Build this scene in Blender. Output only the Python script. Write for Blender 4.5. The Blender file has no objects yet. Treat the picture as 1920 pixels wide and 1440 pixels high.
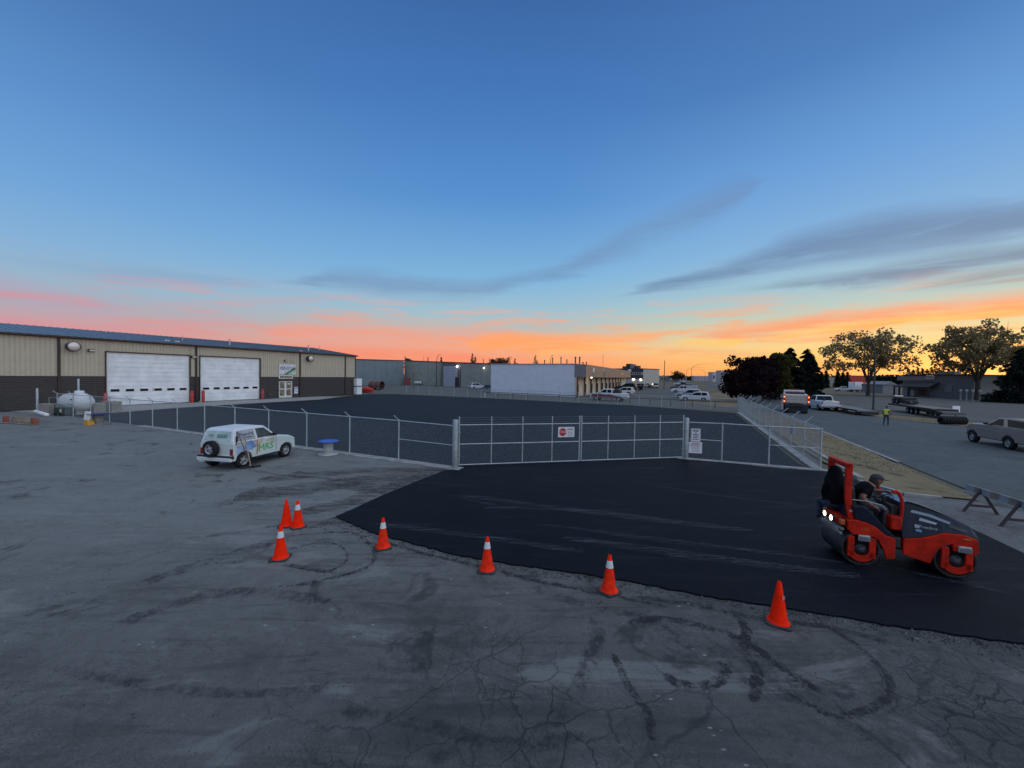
import bpy, bmesh, math, random
import numpy as np
from mathutils import Vector, Matrix
random.seed(7); rng = np.random.default_rng(7)
sc = bpy.context.scene
COL = sc.collection
R = math.radians

# ---------------------------------------------------------------- camera (solved from the building, fence and vehicles)
CAM_H = 4.05; FPX = 721.0; HORIZON = 704.0; ROLL = R(0.95)
PITCH = math.atan((720 - HORIZON) / FPX)
fw = Vector((0, math.cos(PITCH), -math.sin(PITCH))); up0 = Vector((0, math.sin(PITCH), math.cos(PITCH))); rt0 = Vector((1, 0, 0))
rt = rt0 * math.cos(ROLL) + up0 * math.sin(ROLL); up = up0 * math.cos(ROLL) - rt0 * math.sin(ROLL)
cam = bpy.data.cameras.new('camera'); camo = bpy.data.objects.new('camera', cam); COL.objects.link(camo)
cam.sensor_width = 36; cam.lens = 36 * FPX / 1920; cam.clip_end = 6000; cam.clip_start = 0.05
camo.matrix_world = Matrix(((rt.x, up.x, -fw.x, 0), (rt.y, up.y, -fw.y, 0), (rt.z, up.z, -fw.z, CAM_H), (0, 0, 0, 1)))
sc.camera = camo

def ray(px, py): return fw * FPX + rt * (px - 960) + up * (720 - py)
def P(px, py, z=0.0):                     # survey: point on the level z seen at a pixel of the photograph
    d = ray(px, py); t = (z - CAM_H) / d.z
    return Vector((d.x * t, d.y * t, z))
def zat(px, py, q):                       # height of the ray at the distance of ground point q
    d = ray(px, py); t = math.hypot(q[0], q[1]) / math.hypot(d.x, d.y)
    return CAM_H + d.z * t
def onwall(px, py, O, A):                 # (along, height) on the vertical wall through O with direction A
    N = (-A[1], A[0]); d = ray(px, py); t = (O[0]*N[0] + O[1]*N[1]) / (d.x*N[0] + d.y*N[1])
    return (d.x*t - O[0])*A[0] + (d.y*t - O[1])*A[1], CAM_H + d.z*t
def azel(px, py):
    d = ray(px, py); return math.degrees(math.atan2(d.x, d.y)), math.degrees(math.atan2(d.z, math.hypot(d.x, d.y)))
def azdir(a): return Vector((math.sin(R(a)), math.cos(R(a)), 0))
def rz_of(a): return R(90 - a)            # local +x axis pointing to azimuth a
def S(r, g, b):
    f = lambda c: (c/255/12.92) if c/255 <= .04045 else ((c/255+.055)/1.055)**2.4
    return (f(r), f(g), f(b))

# ---------------------------------------------------------------- node expression helper
class X:
    """value in a node tree that supports arithmetic"""
    def __init__(s, nt, sock): s.nt = nt; s.s = sock
    def m(s, op, *o, clamp=False):
        n = s.nt.nodes.new('ShaderNodeMath'); n.operation = op; n.use_clamp = clamp
        for i, v in enumerate((s,) + o):
            if isinstance(v, X): s.nt.links.new(v.s, n.inputs[i])
            else: n.inputs[i].default_value = v
        return X(s.nt, n.outputs[0])
    def __add__(s, o): return s.m('ADD', o)
    def __radd__(s, o): return s.m('ADD', o)
    def __sub__(s, o): return s.m('SUBTRACT', o)
    def __rsub__(s, o): return con(s.nt, o).m('SUBTRACT', s)
    def __mul__(s, o): return s.m('MULTIPLY', o)
    def __rmul__(s, o): return s.m('MULTIPLY', o)
    def __truediv__(s, o): return s.m('DIVIDE', o)
    def abs(s): return s.m('ABSOLUTE')
    def pw(s, e): return s.m('POWER', e)
    def clip(s): return s.m('ADD', 0.0, clamp=True)
    def smooth(s, a, b, lo=0., hi=1.):
        n = s.nt.nodes.new('ShaderNodeMapRange'); n.interpolation_type = 'SMOOTHSTEP'
        s.nt.links.new(s.s, n.inputs[0])
        for i, v in enumerate((a, b, lo, hi)): n.inputs[i+1].default_value = v
        return X(s.nt, n.outputs[0])
def con(nt, v):
    n = nt.nodes.new('ShaderNodeValue'); n.outputs[0].default_value = v; return X(nt, n.outputs[0])
def mixc(nt, f, a, b, blend='MIX'):
    n = nt.nodes.new('ShaderNodeMix'); n.data_type = 'RGBA'; n.blend_type = blend
    def put(i, v):
        if isinstance(v, X): nt.links.new(v.s, n.inputs[i])
        elif hasattr(v, 'links') or hasattr(v, 'is_output'): nt.links.new(v, n.inputs[i])
        elif isinstance(v, (int, float)): n.inputs[i].default_value = v
        else: n.inputs[i].default_value = (*v[:3], 1)
    put(0, f); put(6, a); put(7, b)
    return X(nt, n.outputs[2])
def vecop(nt, op, a, b):
    n = nt.nodes.new('ShaderNodeVectorMath'); n.operation = op
    nt.links.new(a, n.inputs[0])
    if isinstance(b, tuple): n.inputs[1].default_value = b
    else: nt.links.new(b, n.inputs[1])
    return n.outputs[0]
def rotscale(nt, v, rotz=0, scale=(1, 1, 1)):
    n = nt.nodes.new('ShaderNodeMapping'); nt.links.new(v, n.inputs[0]); n.inputs['Rotation'].default_value = (0, 0, rotz); n.inputs['Scale'].default_value = scale
    return n.outputs[0]
def noise(nt, v, scale, detail=4, rough=.55, dist=0, col=False):
    n = nt.nodes.new('ShaderNodeTexNoise'); nt.links.new(v, n.inputs['Vector'])
    n.inputs['Scale'].default_value = scale; n.inputs['Detail'].default_value = detail
    n.inputs['Roughness'].default_value = rough; n.inputs['Distortion'].default_value = dist
    return n.outputs[1] if col else X(nt, n.outputs[0])
def voro(nt, v, scale, feat='DISTANCE_TO_EDGE', rnd=1.0):
    n = nt.nodes.new('ShaderNodeTexVoronoi'); n.feature = feat; nt.links.new(v, n.inputs['Vector'])
    n.inputs['Scale'].default_value = scale; n.inputs['Randomness'].default_value = rnd
    return X(nt, n.outputs['Distance'])

# ---------------------------------------------------------------- world: dusk sky
world = bpy.data.worlds.new('World'); sc.world = world; world.use_nodes = True
nt = world.node_tree; nt.nodes.clear()
SUN_AZ = 51.5
tc = nt.nodes.new('ShaderNodeTexCoord'); dirv = tc.outputs['Generated']
sep = nt.nodes.new('ShaderNodeSeparateXYZ'); nt.links.new(dirv, sep.inputs[0])
dx, dy, dz = [X(nt, sep.outputs[i]) for i in range(3)]
el = dz.m('ARCSINE') * (180 / math.pi)
azm = dx.m('ARCTAN2', dy) * (180 / math.pi)
def ramp(stops, fac):
    n = nt.nodes.new('ShaderNodeValToRGB'); cr = n.color_ramp
    while len(cr.elements) > 1: cr.elements.remove(cr.elements[-1])
    for i, (e, c) in enumerate(stops):
        pos = e / 90
        el_ = cr.elements[0] if i == 0 else cr.elements.new(pos)
        el_.position = pos; el_.color = (*S(*c), 1)
    nt.links.new(fac.s, n.inputs[0]); return X(nt, n.outputs[0])
elf = el / 90.0
TOP = [(24, (86, 144, 206)), (34, (68, 122, 188)), (45, (56, 99, 162)), (90, (46, 82, 138))]
A_ = ramp([(0, (240, 140, 126)), (2.2, (226, 146, 142)), (4.2, (196, 156, 164)), (6.2, (168, 168, 184)), (8.5, (148, 178, 202)), (12, (130, 174, 214)), (17, (110, 162, 214))] + [(24, (92, 144, 203)), (33, (72, 118, 178)), (45, (58, 99, 162)), (90, (46, 82, 138))], elf)
B_ = ramp([(0, (250, 140, 104)), (2.2, (250, 156, 116)), (4.4, (232, 172, 146)), (6.5, (188, 184, 178)), (9, (158, 190, 204)), (14, (124, 178, 218))] + TOP, elf)
C_ = ramp([(0, (253, 170, 96)), (1.6, (254, 188, 106)), (3.4, (246, 208, 130)), (5.4, (222, 212, 160)), (8, (184, 202, 188)), (11, (156, 192, 206)), (16, (128, 176, 218))] + [(24, (102, 156, 214)), (33, (74, 124, 186)), (45, (60, 102, 166)), (90, (46, 82, 138))], elf)
cs = (azm - SUN_AZ) * (math.pi/180)
cosd = cs.m('COSINE')
wBC = cosd.smooth(.66, 1.03); wAB = cosd.smooth(-.35, .62)
sky = mixc(nt, wBC, mixc(nt, wAB, A_, B_), C_)
stre = rotscale(nt, dirv, 0, (2.2, 2.2, 22)); fine = noise(nt, stre, 2.2, 6, .6, .6); soft = noise(nt, rotscale(nt, dirv, .4, (1.5, 1.5, 7)), 2.0, 3, .5, .3)
ewarp = el + (soft - .5) * 3.2 + (fine - .5) * 2.2
def fcurve(pts):
    n = nt.nodes.new('ShaderNodeFloatCurve'); c = n.mapping.curves[0]
    nt.links.new(((azm + 90) / 180).clip().s, n.inputs['Value'])
    pts = sorted(pts); c.points[0].location = pts[0]; c.points[1].location = pts[-1]
    for q in pts[1:-1]: c.points.new(*q)
    for q in c.points: q.handle_type = 'AUTO_CLAMPED'
    n.mapping.update(); return X(nt, n.outputs[0])
def streak(pts, colr, alpha, col2=None):
    global sky
    q = []
    for px, py, th in pts:
        a, e = azel(px, py); a2, e2 = azel(px, py + 10)
        q.append((a, e, th / 10 * (e - e2)))
    q.sort()
    if q[-1][2] > 0: q.append((q[-1][0] + 22, max(q[-1][1] * .92, 1), 0))
    if q[0][2] > 0: q.insert(0, (q[0][0] - 22, max(q[0][1] * .92, 1), 0))
    q = [(-89.9, q[0][1], 0)] + q + [(89.9, q[-1][1], 0)]
    c = fcurve([((a + 90) / 180, e / 50) for a, e, t in q]) * 50
    t = fcurve([((a + 90) / 180, t / 20) for a, e, t in q]) * 20
    d = (ewarp - c)
    m = (1 - d.abs() / (t + .02)).clip().smooth(0, 1.0)
    m = m * (fine * 2.2 - .18).clip() * t.smooth(0.02, 1.5) * alpha
    cc = colr
    if col2 is not None: cc = mixc(nt, (d / (t + .02) * .5 + .5).clip(), S(*col2), S(*colr)); sky = mixc(nt, m, sky, cc)
    else: sky = mixc(nt, m, sky, S(*colr))
GP = (114, 130, 164)
streak([(60,500,14),(300,515,22),(450,530,18),(560,545,0)], (130,160,192), .45)
streak([(520,520,8),(640,520,28),(760,536,28),(870,545,26),(1000,520,22),(1110,490,26),(1200,448,44),(1300,400,52),(1380,360,44),(1480,320,0)], (108,134,174), .5)
streak([(1080,560,0),(1250,532,18),(1400,500,36),(1520,462,58),(1640,436,66),(1780,420,60),(1920,402,44)], (100,130,168), .8)
streak([(1300,556,0),(1480,540,14),(1600,524,24),(1720,500,36),(1820,482,38),(1920,466,36)], (100,128,158), .8)
streak([(1600,550,0),(1780,530,18),(1920,510,26)], (126,136,146), .8)
streak([(200,574,6),(330,572,14),(430,574,14),(520,568,14),(610,558,12),(680,546,7),(740,536,0)], (204,158,166), .55)
streak([(0,548,40),(90,560,34),(180,572,24),(330,578,0)], (186,154,178), .4)
streak([(0,600,30),(200,606,26),(420,610,20),(520,612,0)], (206,152,162), .35)
streak([(420,634,0),(560,622,26),(700,628,34),(820,632,32),(920,632,26),(1020,628,0)], (248,150,128), .55)
streak([(560,664,24),(700,668,24),(860,668,20),(980,672,0)], (248,130,108), .55)
streak([(820,644,0),(930,640,22),(1040,644,28),(1140,638,24),(1220,628,18),(1290,617,0)], (255,166,104), 1.0)
streak([(940,664,0),(1060,658,14),(1160,652,14),(1240,650,0)], (255,188,110), .9)
streak([(1230,644,0),(1300,640,18),(1360,637,20),(1400,628,12),(1425,622,0)], (255,196,96), 1.0)
streak([(1250,630,0),(1340,620,16),(1440,616,20),(1560,604,24),(1690,590,30),(1820,578,34),(1920,564,32)], (240,160,122), 1.0)
streak([(1370,634,0),(1460,630,12),(1560,620,17),(1700,606,20),(1800,594,20),(1920,576,20)], (255,190,104), 1.15)
streak([(1180,660,0),(1300,659,12),(1420,664,12),(1560,668,0)], (228,168,128), .6)
streak([(1640,660,0),(1780,650,8),(1920,640,10)], (232,190,132), .4)
# random faint texture near the horizon, everywhere round
hz = el.smooth(1.5, 4.5) * (1 - el.smooth(7, 12)); sky = mixc(nt, hz * fine.smooth(.48, .64) * .55, sky, mixc(nt, wAB, S(214,140,150), S(255,158,104)))
# glow at the place of the sunset
g = (1 - (((azm - SUN_AZ).pw(2) / 190) + (el - .5).abs().pw(2) / 16)).clip().pw(2)
sky = mixc(nt, g * 0.95, sky, (1.5, .78, .22))
grd = mixc(nt, el.smooth(-3, 0), (.05, .055, .065), sky)
bg = nt.nodes.new('ShaderNodeBackground'); nt.links.new(grd.s, bg.inputs[0]); bg.inputs[1].default_value = 1.0
nish = nt.nodes.new('ShaderNodeTexSky'); nish.sky_type = 'NISHITA'; nish.sun_disc = False; nish.sun_elevation = R(0.5); nish.sun_rotation = R(SUN_AZ)
bg2 = nt.nodes.new('ShaderNodeBackground'); nt.links.new(nish.outputs[0], bg2.inputs[0]); bg2.inputs[1].default_value = 0.02
ad = nt.nodes.new('ShaderNodeAddShader'); nt.links.new(bg.outputs[0], ad.inputs[0]); nt.links.new(bg2.outputs[0], ad.inputs[1])
wo = nt.nodes.new('ShaderNodeOutputWorld'); nt.links.new(ad.outputs[0], wo.inputs[0])
world.cycles.sampling_method = 'MANUAL'; world.cycles.sample_map_resolution = 1024

# ---------------------------------------------------------------- added wide lamp, high behind the camera, standing in for dusk skylight
added_sky_fill = bpy.data.lights.new('added_sky_fill', 'SUN'); added_sky_fill.energy = 1.6; added_sky_fill.angle = R(120); added_sky_fill.color = (.95, 1.0, .97)
added_sky_fill_o = bpy.data.objects.new('added_sky_fill', added_sky_fill); COL.objects.link(added_sky_fill_o)
sd = Vector((0.55, -0.40, 1.0)).normalized(); added_sky_fill_o.rotation_euler = sd.to_track_quat('Z', 'Y').to_euler()
sc.view_settings.view_transform = 'Standard'; sc.view_settings.look = 'None'; sc.view_settings.exposure = 0; sc.view_settings.gamma = 1
sc.view_settings.use_curve_mapping = False
sc.cycles.max_bounces = 6; sc.cycles.diffuse_bounces = 2; sc.cycles.glossy_bounces = 3; sc.cycles.transparent_max_bounces = 12; sc.cycles.caustics_reflective = False; sc.cycles.caustics_refractive = False

# ---------------------------------------------------------------- materials
MATS = {}
def M(name, rgb, rough=.6, metal=0., var=.15, vs=3., bump=0., bs=40., emit=0., coat=0., coords='Object'):
    if name in MATS: return MATS[name]
    m = bpy.data.materials.new(name); m.use_nodes = True; t = m.node_tree; b = t.nodes['Principled BSDF']
    tcn = t.nodes.new('ShaderNodeTexCoord'); v = tcn.outputs[coords]
    n = noise(t, v, vs, 5, .6)
    lo = tuple(max(0, c * (1 - var)) for c in rgb); hi = tuple(min(1, c * (1 + var)) for c in rgb)
    c = mixc(t, n.smooth(.3, .7), lo, hi)
    t.links.new(c.s, b.inputs['Base Color'])
    rr = (n * .25 + (rough - .12)).clip(); t.links.new(rr.s, b.inputs['Roughness'])
    b.inputs['Metallic'].default_value = metal; b.inputs['Coat Weight'].default_value = coat; b.inputs['Coat Roughness'].default_value = .08
    if bump:
        bn = t.nodes.new('ShaderNodeBump'); bn.inputs['Strength'].default_value = bump; bn.inputs['Distance'].default_value = .02
        t.links.new(noise(t, v, bs, 3).s, bn.inputs['Height']); t.links.new(bn.outputs[0], b.inputs['Normal'])
    if emit:
        b.inputs['Emission Color'].default_value = (*rgb, 1); b.inputs['Emission Strength'].default_value = emit
    MATS[name] = m; return m
def flat(name, rgb, rough=.6): return M(name, rgb, rough, 0, .05)

# ---------------------------------------------------------------- mesh builder
class MB:
    def __init__(s): s.v = []; s.f = []; s.mi = []; s.smo = []
    def add(s, vs, fs, mi=0, smooth=False):
        o = len(s.v); s.v += [tuple(v) for v in vs]
        s.f += [tuple(i + o for i in f) for f in fs]; s.mi += [mi] * len(fs); s.smo += [smooth] * len(fs); return s
    def box(s, c, d, rot=None, mi=0, taper=1.0):
        x, y, z = d[0]/2, d[1]/2, d[2]/2
        vs = [Vector((sx*x*(taper if sz > 0 else 1), sy*y*(taper if sz > 0 else 1), sz*z)) for sz in (-1, 1) for sy in (-1, 1) for sx in (-1, 1)]
        if rot is not None: vs = [rot @ v for v in vs]
        vs = [v + Vector(c) for v in vs]
        return s.add(vs, [(0,2,3,1),(4,5,7,6),(0,1,5,4),(2,6,7,3),(0,4,6,2),(1,3,7,5)], mi)
    def tube(s, path, r, n=6, mi=0, smooth=True, cap=True):
        path = [Vector(p) for p in path]; rs = r if isinstance(r, (list, tuple)) else [r]*len(path)
        ring = []; prev = None
        for i, p in enumerate(path):
            t = (path[min(i+1, len(path)-1)] - path[max(i-1, 0)]).normalized()
            a = prev if prev is not None else (Vector((0, 0, 1)) if abs(t.z) < .9 else Vector((1, 0, 0)))
            u = (a - t * a.dot(t)).normalized(); w = t.cross(u); prev = u
            ring.append([p + (u*math.cos(2*math.pi*k/n) + w*math.sin(2*math.pi*k/n))*rs[i] for k in range(n)])
        vs = [v for q in ring for v in q]; fs = []
        for i in range(len(path)-1):
            for k in range(n): fs.append((i*n+k, i*n+(k+1)%n, (i+1)*n+(k+1)%n, (i+1)*n+k))
        s.add(vs, fs, mi, smooth)
        if cap: s.add(ring[0], [tuple(range(n))[::-1]], mi); s.add(ring[-1], [tuple(range(n))], mi)
        return s
    def cyl(s, p0, p1, r0, r1=None, n=16, mi=0, smooth=True): return s.tube([p0, p1], [r0, r0 if r1 is None else r1], n, mi, smooth)
    def lathe(s, prof, n=24, mi=0, axis='z', c=(0, 0, 0), smooth=True):
        vs = []; fs = []; c = Vector(c)
        for (r, h) in prof:
            for k in range(n):
                a = 2*math.pi*k/n; x, y = r*math.cos(a), r*math.sin(a)
                vs.append(c + (Vector((x, y, h)) if axis == 'z' else Vector((x, h, y)) if axis == 'y' else Vector((h, x, y))))
        for i in range(len(prof)-1):
            for k in range(n): fs.append((i*n+k, i*n+(k+1)%n, (i+1)*n+(k+1)%n, (i+1)*n+k))
        return s.add(vs, fs, mi, smooth)
    def prism(s, pts, y0, y1, mi=0, inset=None):
        """pts (x,z) polygon extruded along y"""
        n = len(pts); i0 = inset or [0]*n
        a = [(x, y0 + i0[k], z) for k, (x, z) in enumerate(pts)]; b = [(x, y1 - i0[k], z) for k, (x, z) in enumerate(pts)]
        return s.add(a + b, [tuple(range(n)), tuple(range(n, 2*n))[::-1]] + [(k, n+k, n+(k+1)%n, (k+1)%n) for k in range(n)], mi)
    def sheet(s, pts, z=None, th=0, mi=0):
        n = len(pts); q = [(p[0], p[1], (p[2] if len(p) > 2 else 0) if z is None else z) for p in pts]
        if not th: return s.add(q, [tuple(range(n))], mi)
        b = [(x, y, w - th) for x, y, w in q]
        return s.add(q + b, [tuple(range(n))] + [(k, (k+1)%n, n+(k+1)%n, n+k) for k in range(n)], mi)
    def build(s, name, mat, parent=None, loc=(0, 0, 0), rz=0, bevel=0, fixn=True, label=None, kind=None):
        me = bpy.data.meshes.new(name); me.from_pydata(s.v, [], s.f)
        for m in (mat if isinstance(mat, (list, tuple)) else [mat]): me.materials.append(m)
        me.polygons.foreach_set('material_index', s.mi); me.polygons.foreach_set('use_smooth', s.smo); me.update()
        if fixn:
            bm = bmesh.new(); bm.from_mesh(me); bmesh.ops.recalc_face_normals(bm, faces=bm.faces); bm.to_mesh(me); bm.free()
        o = bpy.data.objects.new(name, me); COL.objects.link(o); o.location = loc; o.rotation_euler = (0, 0, rz)
        if parent: o.parent = parent
        if bevel:
            b = o.modifiers.new('bevel', 'BEVEL'); b.width = bevel; b.segments = 2; b.limit_method = 'ANGLE'; b.angle_limit = R(35)
        if label: o['label'] = label
        if kind: o['kind'] = kind
        return o
def tag(o, label=None, cat=None, group=None, kind=None):
    for k, v in (('label', label), ('category', cat), ('group', group), ('kind', kind)):
        if v: o[k] = v
    return o
def thing(name, label, cat, loc=(0, 0, 0), rz=0, group=None):
    o = bpy.data.objects.new(name, None); COL.objects.link(o); o.location = loc; o.rotation_euler = (0, 0, rz); o.empty_display_size = .2
    return tag(o, label, cat, group)
def copy_tree(o, parent=None):
    kids = [c for c in ALLKIDS(o)]
    c = o.copy(); COL.objects.link(c)
    if parent is not None: c.parent = parent
    for k in kids: copy_tree(k, c)
    return c
def ALLKIDS(o): return [c for c in COL.objects if c.parent == o]
def text(name, body, size, mat, parent, loc, rot, ext=.002, align='CENTER', sx=1.0):
    cu = bpy.data.curves.new(name, 'FONT'); cu.body = body; cu.size = size; cu.extrude = ext; cu.align_x = align; cu.align_y = 'CENTER'
    cu.resolution_u = 2; cu.offset = 0
    t = bpy.data.objects.new(name, cu); me = bpy.data.meshes.new_from_object(t); bpy.data.objects.remove(t)
    me.name = name; me.materials.clear(); me.materials.append(mat)
    o = bpy.data.objects.new(name, me); COL.objects.link(o); o.location = loc; o.rotation_euler = rot; o.scale = (sx, 1, 1)
    if parent: o.parent = parent
    return o
# ================================================================ GROUND
def ground_mat(name, base, dark, light, kind):
    m = bpy.data.materials.new(name); m.use_nodes = True; t = m.node_tree; b = t.nodes['Principled BSDF']
    v = t.nodes.new('ShaderNodeTexCoord').outputs['Object']
    big = noise(t, v, .16, 4, .6, .4); mid = noise(t, v, .9, 5, .65, .8); fin = noise(t, v, 14, 4, .7); grit = noise(t, v, 90, 2, .7)
    c = mixc(t, big.smooth(.3, .7), base, tuple(x*.82 for x in base))
    c = mixc(t, mid.smooth(.46, .66) * .6, c, dark); c = mixc(t, fin.smooth(.45, .8) * .35, c, light)
    c = mixc(t, grit.smooth(.36, .64), mixc(t, .5 if kind == 'old' else .3, c, dark), mixc(t, .3 if kind == 'old' else .15, c, light))
    g5 = noise(t, v, 5, 5, .75, .6); g30 = noise(t, v, 34, 3, .75)
    if kind in ('old', 'plain'):
        pm = noise(t, v, .35, 3, .6, .6).smooth(.38, .62); c = mixc(t, g5.smooth(.50, .62) * (pm * .55 + .12), c, dark); c = mixc(t, g5.smooth(.38, .47, 1, 0) * .22, c, light); c = mixc(t, g30.smooth(.50, .62) * (pm * .4 + .2), c, tuple(x*.8 for x in dark)); c = mixc(t, g30.smooth(.36, .46, 1, 0) * .3, c, light)
    h = grit * .4 + fin * .4 + g5 * .6 + g30 * .5
    if kind == 'old':
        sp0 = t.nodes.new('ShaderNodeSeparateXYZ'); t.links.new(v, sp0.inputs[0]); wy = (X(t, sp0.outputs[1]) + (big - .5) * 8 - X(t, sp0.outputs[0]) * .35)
        c = mixc(t, wy.smooth(2, 16), mixc(t, .5, c, tuple(x*.85 for x in dark)), mixc(t, .45, c, light))  # near asphalt painted darker and far asphalt lighter, imitating a light falloff
        # streaks of dragged dirt, oil patches, pale specks, alligator cracks
        st = noise(t, rotscale(t, v, R(-18), (.35, 2.6, 1)), 1.3, 5, .65, .5)
        wx = X(t, sp0.outputs[0]).smooth(-11, -2) * .75 + .22
        c = mixc(t, st.smooth(.50, .64) * wx * .5, c, dark); st2 = noise(t, rotscale(t, v, R(-24), (.5, 1.6, 1)), .5, 5, .7, .8); c = mixc(t, st2.smooth(.50, .66) * wx * .6, c, dark); c = mixc(t, st2.smooth(.34, .44, 1, 0) * .35, c, light)
        blot = noise(t, v, .55, 6, .72, 1.2); c = mixc(t, blot.smooth(.56, .66) * .6, c, tuple(x*.55 for x in dark))
        wv = vecop(t, 'ADD', v, vecop(t, 'MULTIPLY', noise(t, v, 1.3, 4, .6, 0, True), (.55, .55, 0)))
        cr1 = voro(t, wv, .55); cr2 = voro(t, wv, 1.9); cr3 = voro(t, wv, 4.6)
        sepn = t.nodes.new('ShaderNodeSeparateXYZ'); t.links.new(v, sepn.inputs[0]); yy = X(t, sepn.outputs[1]); xx = X(t, sepn.outputs[0])
        near = (1 - (yy + (mid - .5) * 3).smooth(4.4, 7.5)) * (xx + (mid - .5) * 2).smooth(-4.5, -1.5); reg = noise(t, v, .33, 2).smooth(.42, .6)
        far = noise(t, v, .21, 3, .5, .5).smooth(.5, .62) * .6
        k1 = (1 - cr1.smooth(.0, .014)) * (near * .6 + far * .5).clip()
        k2 = (1 - cr2.smooth(.0, .035)) * near * (reg * .75 + .12)
        k3 = (1 - cr3.smooth(.0, .05)) * near * reg * noise(t, v, .8, 2).smooth(.45, .6) * .8
        crk = k1.m('MAXIMUM', k2).m('MAXIMUM', k3)
        c = mixc(t, crk * .5, c, tuple(x*.28 for x in dark))
        h = h - crk * 1.6
        sp = (1 - voro(t, vecop(t, 'MULTIPLY', v, (1.2, 2.6, 1)), 2.2, 'F1').smooth(.03, .11)) * noise(t, v, 1.1, 2).smooth(.50, .62)
        c = mixc(t, sp * .8, c, (.36, .36, .35))
    if kind == 'new':
        st = noise(t, rotscale(t, v, R(14), (.12, 3.2, 1)), 1.6, 6, .7, .25); c = mixc(t, st.smooth(.56, .76) * .7, c, light)  # pale streaks in the colour imitate sheen
        pr = noise(t, rotscale(t, v, R(14), (.5, 2.5, 1)), .8, 3, .6, .4)
        rr = (fin * .25 + .50 - pr.smooth(.5, .8) * .14).clip(); t.links.new(rr.s, b.inputs['Roughness'])
    elif kind == 'yard':
        st = noise(t, rotscale(t, v, R(25), (.1, 2.2, 1)), 1.2, 5, .6, .2); c = mixc(t, st.smooth(.5, .8) * .4, c, light)
        b.inputs['Roughness'].default_value = .8
    elif kind == 'grass':
        c = mixc(t, noise(t, v, .6, 4, .7).smooth(.52, .70) * .5, c, (.085, .088, .04)); c = mixc(t, noise(t, v, 6, 3, .7).smooth(.55, .7) * .5, c, (.26, .2, .11)); b.inputs['Roughness'].default_value = .95
    else: b.inputs['Roughness'].default_value = .85
    b.inputs['Specular IOR Level'].default_value = .05
    t.links.new(c.s, b.inputs['Base Color'])
    bn = t.nodes.new('ShaderNodeBump'); bn.inputs['Strength'].default_value = .7; bn.inputs['Distance'].default_value = .014
    t.links.new(h.s, bn.inputs['Height']); t.links.new(bn.outputs[0], b.inputs['Normal'])
    return m
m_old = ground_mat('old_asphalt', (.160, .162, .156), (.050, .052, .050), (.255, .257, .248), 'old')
m_new = ground_mat('fresh_asphalt', (.0055, .0078, .012), (.0025, .004, .007), (.022, .029, .040), 'new')
m_yard = ground_mat('yard_asphalt', (.024, .029, .038), (.015, .019, .027), (.045, .051, .060), 'yard')
m_street = ground_mat('street_asphalt', (.115, .126, .130), (.060, .068, .072), (.19, .2, .2), 'plain')
m_lot = ground_mat('lot_gravel', (.135, .135, .125), (.075, .076, .072), (.21, .207, .19), 'plain')
m_terr = ground_mat('far_terrain', (.15, .135, .10), (.10, .095, .07), (.21, .18, .13), 'grass')
m_grass = ground_mat('dry_grass', (.235, .185, .115), (.13, .10, .062), (.36, .29, .185), 'grass')
m_conc = M('concrete', (.27, .265, .255), .85, 0, .25, 2.5, .5, 60)
m_conc2 = M('concrete_block', (.27, .25, .22), .88, 0, .22, 3.5, .5, 40)
def struct(name, mb, mat, **k): return tag(mb.build(name, mat, fixn=False, **k), kind='structure')
E1 = azdir(115); E2 = azdir(25); CR = Vector((14.05, 17.36, 0))
def G(s, t, z=0): q = CR + E1*s + E2*t; return Vector((q.x, q.y, z))
def up_sheet(name, pts, z, mat, th=0):
    pts = [(p[0], p[1]) for p in pts]
    a = sum(pts[i][0]*pts[(i+1) % len(pts)][1] - pts[(i+1) % len(pts)][0]*pts[i][1] for i in range(len(pts)))
    if a < 0: pts = pts[::-1]
    return struct(name, MB().sheet(pts, z, th), mat)
up_sheet('ground', [(-2500, -300), (2500, -300), (2500, 3500), (-2500, 3500)], -.03, m_terr)
# far industrial land: gravel lots both sides of the street
up_sheet('far_lot', [G(4, 34), G(-62, 34), G(-75, 160), G(-8, 190), G(0, 150), G(2, 60)], -.012, m_lot)
up_sheet('far_gravel', [G(-62, 20), G(-75, 160), (-140, 180), (-140, 60), (-60, 62)], -.016, m_lot)
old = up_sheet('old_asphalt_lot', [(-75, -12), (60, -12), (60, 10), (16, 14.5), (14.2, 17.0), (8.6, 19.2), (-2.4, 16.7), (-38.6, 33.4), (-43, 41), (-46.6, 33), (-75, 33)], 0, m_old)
# street and lots on the right
up_sheet('street', [G(4.2, -60), G(4.2, 150), G(2.2, 400), G(8.5, 400), G(12, 130), G(12.8, 55), G(13.6, 36), G(16, 31), G(19, 27), G(40, 15), G(75, -8), G(75, -60)], .004, m_street)
lotR = up_sheet('right_lot', [G(20, 64), G(15.2, 58), G(15.4, 43), G(21, 37), G(30, 29.5), G(60, 16), G(150, -30), G(170, 60), G(60, 130), G(16, 105)], 0, m_lot)
verge1 = up_sheet('verge_grass', [G(.6, 33), G(4.0, 31), G(4.0, 8), P(1740, 899), P(1790, 920), P(1838, 940), P(1760, 933), P(1693, 926), P(1612, 904), P(1560, 874), G(.6, 2)], .05, m_grass)
verge2 = up_sheet('roadside_grass', [G(13.7, 36), G(16, 31.2), G(19, 27.3), G(40, 15.4), G(60, 3), G(61, 8), G(40, 21), G(30, 26), G(22.5, 33), G(16, 40), G(15.0, 58), G(13.1, 58)], .03, m_grass, .03)
up_sheet('median_grass', [G(-1, 42), G(3.9, 42), G(3.9, 110), G(2.6, 112), G(-8, 64), G(-6, 50)], .006, m_grass)
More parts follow.
